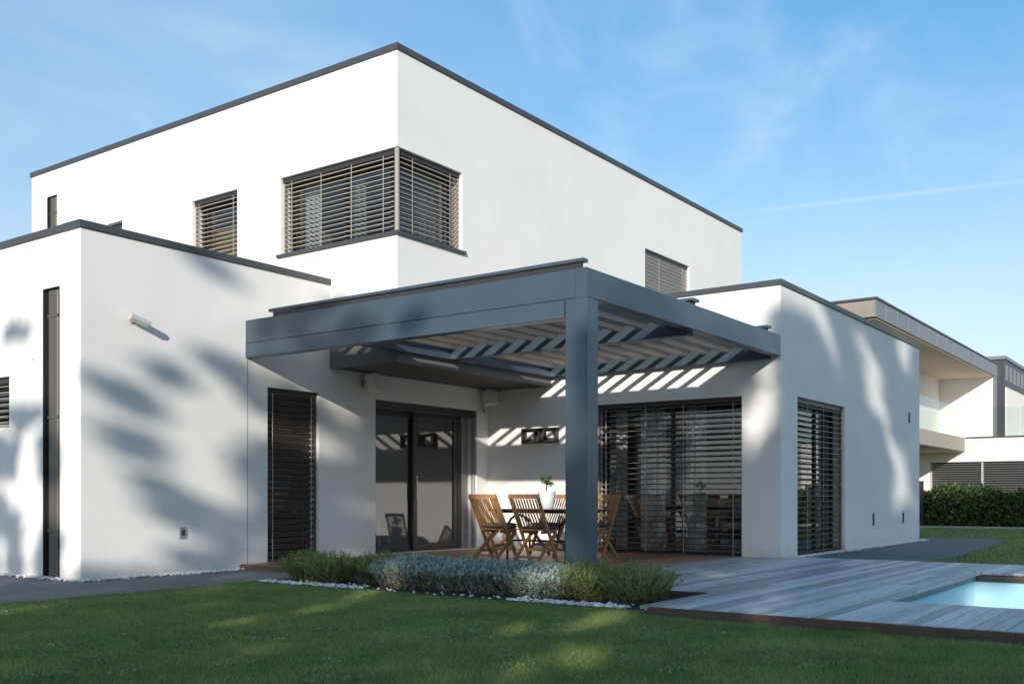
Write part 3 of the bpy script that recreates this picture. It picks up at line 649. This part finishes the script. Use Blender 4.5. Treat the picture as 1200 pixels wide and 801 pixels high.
curtain('curtain', 'grey curtain behind the side window of the right wing', 'y', Y3+.45, 16.6, 17.15, .02, 2.35, curtg)
curtain('curtain', 'grey gathered curtain behind the corner window upstairs', 'x', X2+.45, 10.55, 10.95, 4.25, 5.9, curtg)
curtain('curtain', 'beige gathered curtain at the far end of the corner window upstairs', 'x', X2+.45, 11.5, 11.85, 4.25, 5.9, curt)
curtain('curtain', 'taupe curtain behind the short side of the corner window upstairs', 'y', Y2+.45, 11.3, 11.75, 4.25, 5.9, curtg)
wd = empty('cabinet', (11.2, 13.85, 4.2)); tag(wd, 'golden oak cabinet seen through the small upstairs window', 'cabinet')
s = MB(); s.bbox(11.0, 11.5, 13.3, 14.40, 4.2, 5.45); s.build('carcass', oak, wd)
for yy in (13.31, 13.855):
    s = MB(); s.bbox(10.975, 10.998, yy, yy+.53, 4.25, 5.42); s.build('door', oak, wd)
def dining_chair(loc, rz, label):
    o = empty('dining_chair', (0, 0, 0)); s = MB(); s.bbox(-.21, .21, -.21, .21, .44, .47, .01); s.build('seat', whitep, o)
    s = MB(); s.bbox(-.20, .20, -.23, -.205, .56, .86, .01); s.build('backrest', whitep, o)
    for sx in (-1, 1):
        for sy in (-1, 1):
            s = MB(); s.bar((sx*.17, sy*.17, .44), (sx*.22, sy*.22, 0), .03, .03); s.build('leg', whitep, o)
        s = MB(); s.bar((sx*.17, -.2, .46), (sx*.17, -.215, .6), .025, .025); s.build('back_support', whitep, o)
    o.location = loc; o.rotation_euler = (0, 0, rz); tag(o, label, 'chair', 'white dining chairs behind the sliding door')
dining_chair((12.15, 12.4, 0), D(160), 'white dining chair indoors behind the fixed leaf of the sliding door')
dining_chair((13.05, 12.5, 0), D(200), 'white dining chair indoors behind the opening leaf of the sliding door')

# ------------------------------------------------------------------ terrace furniture
def make_chair():
    o = empty('folding_chair', (0, 0, 0)); hw = .225
    def on(t): return Vector((0, -.27+.50*t, .90-.90*t))          # along the long stile
    for sx in (-1, 1):
        s = MB(); a = on(0); b = on(1); s.bar((sx*hw, a.y, a.z), (sx*hw, b.y, b.z), .024, .046, (0, 1, .55)); s.build('stile', teak, o)
        s = MB(); s.bar((sx*(hw-.03), .21, .415), (sx*(hw-.03), -.27, 0), .022, .044, (0, 1, -.8)); s.build('leg', teak, o)
        s = MB(); s.bar((sx*(hw-.055), -.10, .425), (sx*(hw-.055), .25, .43), .02, .04); s.build('seat_rail', teak, o)
    s = MB(); a = on(-.01)
    for i in range(6):
        u0 = -1+2*i/6; u1 = -1+2*(i+1)/6; c0 = -.018*(1-u0*u0); c1 = -.018*(1-u1*u1)
        s.bar((u0*(hw+.018), a.y+c0, a.z), (u1*(hw+.018), a.y+c1, a.z), .028, .06)
    s.build('top_rail', teak, o)
    s = MB(); b = on(.47); s.bar((-hw, b.y, b.z), (hw, b.y, b.z), .024, .045); s.build('back_rail', teak, o)
    for i in range(9):
        x_ = -hw+.045+i*(2*hw-.09)/8; u = x_/hw; cv = -.02*(1-u*u); p = on(.03); q = on(.46)
        s = MB(); m0 = (p+q)/2; s.bar((x_, p.y+cv*.8, p.z), (x_, m0.y+cv, m0.z), .019, .010, (0, 1, .5)); s.bar((x_, m0.y+cv, m0.z), (x_, q.y, q.z), .019, .010, (0, 1, .5)); s.build('back_slat', teak, o)
    for i in range(6):
        y_ = -.06+i*.058; s = MB(); s.bbox(-hw+.02, hw-.02, y_, y_+.042, .446, .462, .003); s.build('seat_slat', teak, o)
    for p in ((0, on(.80)), ): s = MB(); s.bar((-hw, p[1].y, p[1].z), (hw, p[1].y, p[1].z), .02, .035); s.build('stretcher', teak, o)
    s = MB(); s.bar((-hw+.03, -.165, .095), (hw-.03, -.165, .095), .02, .03); s.build('stretcher', teak, o)
    n = 9; cu = MB(); V = {}
    for side in (0, 1):
        for i in range(n):
            for j in range(n):
                u = -1+2*i/(n-1); v = -1+2*j/(n-1); e = (1-abs(u)**4)*(1-abs(v)**4); z = .485+(.032 if side else -.022)*e**.5
                V[(side, i, j)] = len(cu.v); cu.v.append((u*(hw-.025), .10+v*.20, z))
    for i in range(n-1):
        for j in range(n-1):
            cu.f.append((V[1, i, j], V[1, i+1, j], V[1, i+1, j+1], V[1, i, j+1])); cu.f.append((V[0, i, j+1], V[0, i+1, j+1], V[0, i+1, j], V[0, i, j]))
    cu.build('cushion', cush, o, smooth=True)
    return o
ch0 = make_chair(); first = True
CH = [((11.20, 7.72), -90, 'teak folding chair turned with its slatted back to the lawn, beside the pergola post'),
      ((11.18, 8.38), -93, 'teak folding chair turned with its slatted back to the lawn, beside the sliding door'),
      ((12.78, 7.70), 90, 'teak folding chair at the wide blind, showing its crossed legs beside the post'),
      ((12.80, 8.55), 88, 'teak folding chair on the wall side of the table behind the white pot'),
      ((12.18, 9.12), 178, 'teak folding chair at the head of the table by the inner corner')]
for i, ((x, y), rz, lb) in enumerate(CH):
    o = ch0 if i == 0 else copy_tree(ch0)
    o.location = (x, y, 0); o.rotation_euler = (0, 0, D(rz)); tag(o, lb, 'chair', 'teak chairs around the terrace table')
tb = empty('dining_table', (11.98, 8.05, 0)); tag(tb, 'dark metal garden table with arched legs among the teak chairs', 'table')
s = MB(); s.bbox(11.58, 12.38, 7.28, 8.82, .70, .726, .006); s.build('tabletop', iron, tb)
s = MB(); s.bbox(11.66, 12.30, 7.36, 8.74, .672, .698, .004); s.build('apron', iron, tb)
for yy in (7.55, 8.55):
    pts = [(11.70, yy, 0), (11.70, yy, .38)]
    for i in range(9): a = math.pi-math.pi*i/8; pts.append((11.98+.28*math.cos(a), yy, .44+.20*math.sin(a)))
    pts += [(12.26, yy, .38), (12.26, yy, 0)]
    s = MB(); s.tube(pts, .017); s.build('leg', iron, tb)
    sgn = -1 if yy < 8 else 1
    s = MB(); s.tube([(11.98, yy, .64), (11.98, yy-sgn*.15, .60), (11.98, yy-sgn*.28, .48), (11.98, yy-sgn*.33, .30)], .013); s.build('brace', iron, tb)
s = MB(); s.tube([(11.98, 7.55, .27), (11.98, 8.55, .27)], .014); s.tube([(11.70, 7.55, .27), (12.26, 7.55, .27)], .012); s.tube([(11.70, 8.55, .27), (12.26, 8.55, .27)], .012); s.build('stretcher', iron, tb)
# bonsai in its pot
pt = empty('potted_bonsai', (11.97, 8.05, .727)); tag(pt, 'small bonsai tree in a white tapered pot on the table', 'plant')
def at(o, mb, name, m, smooth=False):
    c = WL[o]; mb.v = [(p[0]+c.x, p[1]+c.y, p[2]+c.z) for p in mb.v]; return mb.build(name, m, o, smooth)
s = MB(); s.lathe([(.09, 0), (.096, .006), (.128, .235), (.132, .245), (.132, .26), (.117, .26), (.112, .235)], seg=32); at(pt, s, 'pot', ceram, True)
s = MB(); s.lathe([(.113, .225), (.06, .248), (.01, .252)], seg=24); at(pt, s, 'soil', soil)
s = MB(); s.tube([(0, 0, .22), (.012, .01, .26), (-.012, .0, .30), (.01, -.01, .34), (.0, .01, .38)], .014, r1=.007); s.tube([(.0, 0, .29), (.04, .02, .33), (.07, .03, .36)], .007, r1=.004); s.tube([(0, 0, .32), (-.04, -.02, .35), (-.07, -.02, .37)], .007, r1=.004); at(pt, s, 'trunk', barkm)
def leaves(centres, radii, n, size, rng, aspect=.6, flat=.5):
    """leaf-shaped quads spread through ellipsoids; returns (N,4,3)"""
    out = []
    for c, r in zip(centres, radii):
        d = rng.normal(size=(n, 3)); d /= np.linalg.norm(d, axis=1)[:, None]; rad = rng.random(n)**(1/2.2)
        p = np.array(c)+d*rad[:, None]*np.array(r)
        a = rng.normal(size=(n, 3)); a[:, 2] *= flat; a /= np.linalg.norm(a, axis=1)[:, None]
        b = np.cross(a, rng.normal(size=(n, 3))); b /= np.linalg.norm(b, axis=1)[:, None]
        s_ = size*(.6+.8*rng.random(n))[:, None]; w = s_*aspect/2
        out.append(np.stack([p-a*s_*.5, p+b*w, p+a*s_*.5, p-b*w], 1))
    return np.concatenate(out)
cs = [(0, .01, .40), (.07, .03, .385), (-.075, -.02, .39), (.02, -.05, .36), (-.03, .05, .43), (.04, -.01, .45)]
v = leaves([(c[0]+11.97, c[1]+8.05, c[2]+.727) for c in cs], [(.055, .055, .035)]*6, 70, .028, RNG)
put('crown', nmesh('crown', v, 4, bonsaim, (11.97, 8.05, 1.13)), (11.97, 8.05, 1.13), pt)

# ------------------------------------------------------------------ planting bed
def bush(name, label, cat_, group, cx, cy, r, h, nst, nleaf, ll, lw, m, rng, spread, upright, topbias, zb=-.075):
    base = np.stack([cx+rng.normal(0, r*.28, nst), cy+rng.normal(0, r*.28, nst), np.full(nst, zb)], 1)
    ang = rng.random(nst)*2*np.pi; rr = r*np.sqrt(rng.random(nst))*spread
    hh = h*(1-upright*(rr/(r*spread))**2)*(.80+.30*rng.random(nst))
    tip = np.stack([cx+rr*np.cos(ang), cy+rr*np.sin(ang), zb+hh], 1)
    mid = base*.5+tip*.5; mid[:, 2] -= 0; mid[:, :2] += (tip-base)[:, :2]*.22
    t = rng.random((nst, nleaf))**topbias
    t3 = t[..., None]; P = (1-t3)**2*base[:, None]+2*t3*(1-t3)*mid[:, None]+t3**2*tip[:, None]
    dirv = 2*(1-t3)*(mid-base)[:, None]+2*t3*(tip-mid)[:, None]; dirv /= np.linalg.norm(dirv, axis=2)[..., None]
    rnd = rng.normal(size=P.shape); side = np.cross(dirv, rnd); side /= np.linalg.norm(side, axis=2)[..., None]
    ld = dirv*.75+side*.75; ld /= np.linalg.norm(ld, axis=2)[..., None]; wv = np.cross(ld, dirv); wv /= (np.linalg.norm(wv, axis=2)[..., None]+1e-6)
    L_ = ll*(.6+.7*rng.random((nst, nleaf)))[..., None]*(1-.35*t3); w_ = lw/2
    q = np.stack([P-wv*w_*.6, P+ld*L_*.55-wv*w_, P+ld*L_, P+ld*L_*.55+wv*w_], 2).reshape(-1, 4, 3)
    o = empty(name, (cx, cy, zb)); tag(o, label, cat_, group)
    put('foliage', nmesh('foliage', q, 4, m, (cx, cy, zb+h/2)), (cx, cy, zb+h/2), o)
    st = MB()
    for i in range(0, nst, 2): st.tube([base[i], mid[i], (mid[i]*.4+tip[i]*.6)], .0035, seg=4, r1=.002)
    st.build('stems', stemm, o)
r_ = np.random.default_rng(3)
for i, yy in enumerate(np.linspace(7.42, 5.42, 7)):
    bush('lavender_bush', 'silvery lavender bush in the clipped row along the lawn', 'shrub', 'lavender bushes along the planting bed', 8.10+r_.normal(0, .03), yy, .34, .335+r_.normal(0, .012), 520, 44, .048, .010, lavm, r_, 1.0, .30, .55)
for (x_, yy, rr, hh, lb) in ((8.12, 8.86, .30, .34, 'green rosemary bush at the end of the bed by the closed narrow blind'), (8.05, 8.36, .36, .35, 'green rosemary bush between the lavender row and the end rosemary'), (8.30, 7.85, .34, .36, 'green rosemary bush touching the start of the lavender row'),
                            (8.15, 4.98, .31, .40, 'yellow-green rosemary bush in front of the pergola post'), (8.12, 4.46, .38, .37, 'large yellow-green rosemary bush at the deck end of the bed')):
    bush('rosemary_bush', lb, 'shrub', 'rosemary bushes in the planting bed', x_, yy, rr, hh, 260, 80, .032, .007, rosm, r_, 1.08, .32, .75)
# pebbles
PH = (1+5**.5)/2
IV = np.array([(-1, PH, 0), (1, PH, 0), (-1, -PH, 0), (1, -PH, 0), (0, -1, PH), (0, 1, PH), (0, -1, -PH), (0, 1, -PH), (PH, 0, -1), (PH, 0, 1), (-PH, 0, -1), (-PH, 0, 1)]); IV = IV/np.linalg.norm(IV[0])
IFc = np.array([(0, 11, 5), (0, 5, 1), (0, 1, 7), (0, 7, 10), (0, 10, 11), (1, 5, 9), (5, 11, 4), (11, 10, 2), (10, 7, 6), (7, 1, 8), (3, 9, 4), (3, 4, 2), (3, 2, 6), (3, 6, 8), (3, 8, 9), (4, 9, 5), (2, 4, 11), (6, 2, 10), (8, 6, 7), (9, 8, 1)])
def pebbles(label, pts, size, rng):
    n = len(pts); s = size*(.6+.8*rng.random((n, 1, 1)))*np.array([1, .8, .55])*(.8+.4*rng.random((n, 1, 3)))
    v = IV[None]*s*(.88+.24*rng.random((n, 12, 1))); a = rng.random(n)*6.28; ca, sa = np.cos(a)[:, None], np.sin(a)[:, None]
    v = np.stack([v[..., 0]*ca-v[..., 1]*sa, v[..., 0]*sa+v[..., 1]*ca, v[..., 2]], 2)+np.array(pts)[:, None]
    me = bpy.data.meshes.new('pebbles'); me.from_pydata(v.reshape(-1, 3).tolist(), [], (IFc[None]+12*np.arange(n)[:, None, None]).reshape(-1, 3).tolist()); me.materials.append(pebm)
    me.polygons.foreach_set('use_smooth', [True]*len(me.polygons)); me.update()
    o = bpy.data.objects.new('pebbles', me); COL.objects.link(o); tag(o, label, 'pebbles', kind='stuff')
n = 1400; xs = 7.63+np.abs(r_.normal(0, .13, n)); ys = r_.uniform(4.05, 9.18, n)
msk = r_.random(n) < np.where((ys > 7.6) | ((ys < 5.6) & (ys > 4.35)), 1, .06); xs, ys = xs[msk], ys[msk]; m2 = xs < 8.7; xs, ys = xs[m2], ys[m2]
pebbles('loose white pebbles in the planting bed', np.stack([xs, ys, -.076+r_.random(len(xs))*.02], 1), .019, r_)
n = 900; pebbles('white pebble strip at the foot of the left wing garden wall', np.stack([r_.uniform(6.36, 8.84, n), 10.855-np.abs(r_.normal(0, .05, n)), -.074+r_.random(n)*.022], 1), .018, r_)
n = 700; pebbles('white pebble strip at the foot of the left wing side wall', np.stack([6.485-np.abs(r_.normal(0, .05, n)), r_.uniform(10.74, 15, n), -.074+r_.random(n)*.022], 1), .018, r_)
n = 2200; pebbles('white pebble strip at the foot of the right wing', np.stack([r_.uniform(14.8, 22.4, n), 5.455-np.abs(r_.normal(0, .055, n)), -.016+r_.random(n)*.022], 1), .019, r_)
s = MB(); s.box(7.600, 7.606, 4.0, 9.2, -.2, -.066); s.build('bed_edging', rubber); tag(bpy.data.objects['bed_edging'], 'thin dark steel edging between the lawn and the planting bed', 'edging')

# ------------------------------------------------------------------ grass
def grass(name, label, x, y, z, hgt, wid, rng, m=None):
    n = len(x); a = rng.random(n)*6.283; h = hgt*(.55+.8*rng.random(n)); w = wid*(.7+.6*rng.random(n)); ln = h*(.25+.55*rng.random(n)); b = rng.random(n)*6.283
    p = np.stack([x, y, np.full(n, z)], 1); sd = np.stack([np.cos(a), np.sin(a), 0*a], 1)*w[:, None]/2; le = np.stack([np.cos(b), np.sin(b), 0*b], 1)*ln[:, None]; up = np.stack([0*h, 0*h, h], 1)
    q = np.stack([p-sd, p+sd, p+le+up], 1)
    o = put(name, nmesh(name, q, 3, m or grassm), (0, 0, 0)); tag(o, label, 'grass', kind='stuff'); return o
def tuft_height(x, y): return 1+.25*np.sin(x*2.3+1.1*np.sin(y*1.7))*np.sin(y*2.9)
n = 1250000; dd = np.sqrt(r_.uniform(4.6**2, 11.5**2, n)); uu = r_.uniform(-.62, .62, n)*dd
gx = Fv.x*dd+Rv.x*uu; gy = Fv.y*dd+Rv.y*uu
ok = (gx < 7.60) & (gy < 9.19+.03*np.sin(gx*7)) & ~((gx > 7.34) & (gy < 3.95)) & (gx > -3)
clr = np.sin(gx*1.9+np.sin(gy*1.3)*1.5)+np.sin(gy*2.3+gx*.7)
ok &= r_.random(n) < (.80+.12*clr)
gx, gy = gx[ok], gy[ok]
grass('grass', 'short green lawn grass between the path and the deck', gx, gy, GZ, .026, .0045, r_)
n = 110; dd = np.sqrt(r_.uniform(4.8**2, 9.5**2, n)); uu = r_.uniform(-.6, .6, n)*dd; wx = Fv.x*dd+Rv.x*uu; wy = Fv.y*dd+Rv.y*uu; ok = (wx < 7.3) & (wy < 9.1)
q = leaves([(a_, b_, GZ+.022) for a_, b_ in zip(wx[ok], wy[ok])], [(r0_, r0_*.7, .010) for r0_ in r_.uniform(.05, .22, ok.sum())], 55, .017, r_, .9, .15)
tag(put('clover', nmesh('clover', q, 4, clovm), (0, 0, 0)), 'scattered pale clover leaves in the lawn', 'clover', kind='stuff')
n = 90000; sx = r_.uniform(14.78, 31.4, n); sy = r_.uniform(-4, 7.4, n); ok = (sy < np.interp(sx, [14.7, 15.2, 15.9, 16.8, 18.2, 20.5, 23.6, 24.25, 24.3], [3.75, 3.62, 3.5, 3.52, 3.62, 3.75, 4.0, 4.3, 8])+.02)
grass('grass', 'green grass strip between the side path and the laurel hedge', sx[ok], sy[ok], -.034, .05, .013, r_)

# ------------------------------------------------------------------ hedge and things beyond the garden
hd = empty('laurel_hedge', (32.5, 1.5, 0)); tag(hd, 'clipped dark green laurel hedge behind the low kerb', 'hedge')
n = 26000; hx = r_.uniform(31.95, 33.05, n); hy = r_.uniform(-7, 9.0, n); topz = 1.16+.10*np.sin(hy*2.1)+.06*np.sin(hy*5.3+1)+.05*r_.normal(size=n); hz = r_.random(n)**.7*topz
edge = r_.random(n); hx = np.where(edge < .62, 31.92+.22*r_.random(n)**1.5, hx)
pp = np.stack([hx, hy, hz], 1); a = r_.normal(size=(n, 3)); a[:, 2] = np.abs(a[:, 2])*.7+.25; a /= np.linalg.norm(a, axis=1)[:, None]; b = np.cross(a, r_.normal(size=(n, 3))); b /= np.linalg.norm(b, axis=1)[:, None]
sz = (.10+.07*r_.random(n))[:, None]; q = np.stack([pp-a*sz*.5, pp+b*sz*.22, pp+a*sz*.5, pp-b*sz*.22], 1)
put('foliage', nmesh('foliage', q, 4, hedgem, (32.5, 1.5, .6)), (32.5, 1.5, .6), hd)
s = MB(); s.box(32.2, 32.85, -6.9, 8.9, -.03, .95); s.build('inner_growth', soil, hd)
s = MB(); s.bbox(31.45, 31.62, -7, 9.4, -.1, .045, .01); tag(s.build('kerb', conc), 'low pale concrete kerb in front of the laurel hedge', 'kerb')
fp = empty('fence_post', (31.7, 7.75, 0)); tag(fp, 'dark square post standing between the house end and the hedge', 'post')
s = MB(); s.bbox(31.64, 31.76, 7.69, 7.81, -.05, 1.35); s.build('shaft', frame, fp); s = MB(); s.bbox(31.62, 31.78, 7.67, 7.83, 1.351, 1.38); s.build('cap', frame, fp)

# neighbour house
nb = empty('neighbour_house', (36, 12, 0)); tag(nb, 'white neighbour house with deep zinc-edged roof and glazed balcony', 'house')
yr = 8.2; NT, NB = 6.44, 5.92
s = MB(); s.box(28.6, 45.8, yr, 20, NB, NT-.04); s.box(28.57, 45.83, yr-.03, yr-.002, NB-.01, NT-.05); rf = s.build('roof', zinc, nb)
s = MB(); s.bbox(28.54, 45.86, yr-.06, yr+.3, NT-.035, NT+.03, .01); s.bbox(28.54, 28.9, yr+.302, 20, NT-.035, NT+.03, .01); s.build('roof_edge', cap, rf)
s = MB(); s.box(28.55, 28.598, yr, 20, NB, NT-.06); s.build('roof_end_board', endb, rf)
for i in range(14):
    s = MB(); xx = 29.5+i*1.2; s.box(xx, xx+.02, yr-.040, yr-.031, NB, NT-.06); s.build('standing_seam', zinc, rf)
s = MB(); s.box(28.7, 45.7, yr+.02, 19.9, NB-.05, NB-.012); s.build('soffit', beige, nb)
s = MB(); s.box(28, 39.88, yr, 12, 2.58, 3.08); s.build('balcony_slab', conc, nb)
s = MB(); s.box(28.1, 39.87, yr+.1, 11.9, 2.55, 2.578); s.build('balcony_soffit', beige, nb)
wall('upper_wall', 'y', 10.35, 30, 45.39, 3.1, NB-.05, [(34.0, 37.9, 3.12, 5.5)], nwhite, nb)
s = MB(); s.box(45.4, 45.75, yr+.05, 19.5, 3.1, NB-.051); s.build('upper_wall', nwhite, nb)
s = MB(); s.box(45.36, 45.8, yr-.02, yr+.048, 2.9, NB-.012); s.build('corner_trim', zinc, nb)
wall('lower_wall', 'x', 39.9, -3, 13, -.1, 3.06, [(1.0, 9.45, .0, 2.2)], nwhite, nb)
s = MB(); s.box(40.21, 52, -3, 13, 2.95, 3.07); s.build('terrace_roof', roofm, nb)
s = MB(); s.box(39.84, 40.3, -3.05, yr-.01, 3.062, 3.11); s.build('terrace_edge', cap, nb)
s = MB(); s.box(40.25, 47, 9.6, 9.65, -.1, 2.9); s.box(44, 44.1, -3, 9.5, -.1, 2.9); s.build('inner_wall', roomd, nb)
s = MB(); s.box(34.05, 37.85, 10.5, 10.55, 3.12, 5.5); s.build('upper_window', glass, nb)
s = MB(); s.box(34.05, 37.85, 10.9, 10.95, 3.12, 5.5); s.build('inner_wall', roomd, nb)
nbw = MB()
for yy in (1.0, 2.65, 4.3, 5.95, 7.6, 9.38): nbw.bbox(39.98, 40.05, yy, yy+.07, 0, 2.2)
w_ = nbw.build('window', slatl, nb); s = MB(); s.box(40.1, 40.11, 1.08, 9.37, 0, 2.19); s.build('pane', glass, w_)
zz = 2.12; sm_ = MB(); sm_.box(-.03, .03, -4.15, 4.15, -.002, .002); sme = sm_.mesh('slat', slatl, center=False)[0]
while zz > .1: o = put('slat', sme, (40.02, 5.22, zz), w_); o.rotation_euler = (0, D(28), 0); zz -= .085
for i in range(5):
    x0 = 29.2+i*2.15; s = MB(); s.box(x0, x0+2.11, yr+.03, yr+.045, 3.085, 4.15); s.build('balustrade_pane', bglass, nb)
for i in range(6):
    y0 = yr-.1-(i+1)*1.7; s = MB(); s.box(39.98, 39.995, y0, y0+1.66, 3.115, 4.15); s.build('balustrade_pane', bglass, nb)
n2 = empty('dark_house', (52, 12, 0)); tag(n2, 'dark zinc-clad house with white wall rising behind the neighbour balcony', 'house')
yk = 8.62
s = MB(); s.box(50, 70, yk, 18, 0, 7.15); s.build('wall', nzinc, n2)
for i in range(24):
    s = MB(); yy = yk+.05+i*.4
    if i < 8: s.box(49.96, 49.998, yy, yy+.03, 0, 7.1); s.build('standing_seam', nzinc, n2)
s = MB(); s.box(49.9, 70, yk-.06, 18, 7.152, 7.3); s.build('roof_edge', zinc, n2)
for i in range(12):
    s = MB(); s.box(50.3+i*1.0, 50.8+i*1.0, yk-.03, yk-.002, 6.2, 6.9); s.build('roof_panel', zinc, n2)
s = MB(); s.box(50.2, 66, yk-.04, yk-.004, 3.0, 5.9); s.build('white_wall', nwhite, n2)
s = MB(); s.box(49.6, 64, yk-2.2, yk-2.16, 3.1, 4.3); s.build('balustrade_pane', bglass, n2)
s = MB(); s.box(49.6, 64, yk-2.2, yk-.06, 2.8, 3.08); s.build('balcony_slab', nwhite, n2)

# ------------------------------------------------------------------ the garden trees behind the photographer that shade the house
AL = -12.0
sh = Vector((SUN.x, SUN.y, 0)).normalized(); sq_ = Vector((-sh.y, sh.x, 0)); TAN = -SUN.z/math.hypot(SUN.x, SUN.y)
TQ = [(11.0, 10.0), (8.2, 9.4), (5.2, 10.6), (1.8, 8.4), (-1.6, 11.0), (-4.8, 13.2), (-8.4, 12.4), (-11.4, 12.0)]
TL = ['broad garden tree behind the photographer beyond the left wing end', 'garden tree behind the photographer in line with the left wing side wall', 'garden tree behind the photographer in line with the security camera wall',
      'lowest garden tree behind the photographer in line with the pergola', 'garden tree behind the photographer in line with the wide terrace window', 'tallest garden tree behind the photographer in line with the right wing', 'garden tree behind the photographer in line with the pool', 'garden tree behind the photographer in line with the hedge']
tq = np.array([t[0] for t in TQ])
# gaps shaped into the crowns to let the sun patches through (centre q, height, half sizes, slant), q across the light and the height where the light meets the house
def on_left(x, z, rx, rz, m): return (9.752-.44*x, z+.239*x+1.271, .44*rx, rz, (m+.239)/-.44)
def on_right(x, z, rx, rz, m): return (4.906-.44*x, z+.239*x+.639, .44*rx, rz, (m+.239)/-.44)
GAPS = [on_left(7.05, .62, .62, .42, -.15), on_left(8.2, 1.2, .72, .26, -.45), on_left(8.85, 1.95, .42, .22, -.5), on_left(9.15, 2.6, .3, .2, 0), on_left(10.62, 1.9, .25, .3, 0), on_left(7.55, .30, .35, .16, -.4),
        on_right(16.5, 3.45, .85, .34, -.45), on_right(19.0, 2.95, 1.0, .5, -.6), on_right(20.5, 1.4, .8, .42, -.55), on_right(20.9, 3.6, .6, .3, -.4), on_right(14.8, 3.85, .5, .3, 0),
        (7.1, 4.0, .17, 1.3, 0), (7.95, 4.0, .24, .62, 0), (-4.3, 2.7, 1.1, .7, 0), (-.22, 2.65, .14, .12, 0), (.71, 2.09, .15, .1, 0), (-.9, 2.3, .10, .07, 0), (3.2, 5.4, .5, .5, 0)]  # includes a gap added so that sun reaches the pool basin
def density(q, ze):
    top = np.interp(q, [-13, -11, -7.5, -6.3, -5, -3, -1.5, -1.2, -.5, 0, .8, 1.0, 1.2, 3.0, 3.4, 4.0, 4.6, 5.2, 5.53, 6.06, 6.23, 6.45, 6.9, 8.2, 12], [9.2, 9.2, 9.2, 10.0, 10.5, 9.6, 8.4, 7.0, 6.5, 6.2, 6.1, 5.2, 4.2, 4.2, 5.6, 6.3, 6.9, 7.1, 6.7, 6.2, 5.5, 5.0, 4.6, 5.0, 5.2])
    over = np.interp(q, [-13, -6, -1.5, -1.2, 3, 3.6, 4.2, 5, 6, 6.8, 8, 9.5], [.35, .3, .25, .1, .1, .5, 1.0, 1.2, 1.7, 1.2, 2.0, 2.2])      # thin twigs above the closed part
    d = np.where(ze < top, 10.0, np.where(ze < top+over, 1.3, 0))
    d = np.where(ze < top-.4, 16.0, d)
    d = np.where((q > -1.45) & (q < -.85) & (ze > 5.4) & (ze < 7.2), 3.0, d)
    d = np.where((q > 5.7) & (ze > 3.5) & (ze < top), 13.0, d)        # crown thinned to dapple the light on the left wing
    for (gq, gz, rq, rz, m) in GAPS:
        e = ((q-gq)/(rq+.10))**2+((ze-gz-m*(q-gq))/(rz+.14))**2; d = np.where(e < 1, np.where(e < .6, 0, .8), d)
    return d
rt = np.random.default_rng(5)
clumps = [[] for _ in TQ]
n = 9000; Q = rt.uniform(-12.8, 11.5, n); ZE = rt.uniform(-1.2, 11, n); area = 24.3*12.2
keep = rt.random(n) < density(Q, ZE)/(n/area)
for q, ze in zip(Q[keep], ZE[keep]):
    i = int(np.argmin(np.abs(tq-q))); al = AL+rt.uniform(-1.5, 1.5); z = ze-TAN*al; r0 = rt.uniform(.20, .36)*(.8 if q > 5.6 else 1)
    rad = (r0, r0, r0*rt.uniform(1.0, 1.7)) if q < .5 else (r0, r0, r0*rt.uniform(.6, 1.0)) if q < 5.5 else (r0*.6, r0*rt.uniform(.8, 1.3), r0*rt.uniform(.5, .9))
    clumps[i].append((sh*al+sq_*q+Vector((0, 0, z)), rad))
for i, (q0, ht) in enumerate(TQ):
    base = sh*AL+sq_*q0; o = empty('garden_tree', (base.x, base.y, GZ)); tag(o, TL[i], 'tree', 'trees behind the photographer')
    s = MB(); tp = ht*.72; s.tube([base+Vector((0, 0, GZ-.2)), base+Vector((.05, .1, tp*.35)), base+Vector((-.1, .05, tp*.7)), base+Vector((.05, 0, tp))], .17, seg=10, r1=.05); s.build('trunk', barkm, o)
    s = MB()
    for (c, r) in clumps[i][::5]:
        z0 = max(1.2, min(tp*.95, c.z-1.3)); a = base+Vector((0, 0, z0)); m_ = (a+c)/2+Vector((0, 0, .15)); s.tube([a, m_, c], .025, seg=5, r1=.006)
    if s.v: s.build('branches', barkm, o)
    if clumps[i]:
        v = leaves([c for c, r in clumps[i]], [r for c, r in clumps[i]], 66 if i < 3 else 80, .20, rt, .75, 1.0)
        cc = (base.x, base.y, ht*.6); put('crown', nmesh('crown', v, 4, leafm, cc), cc, o)
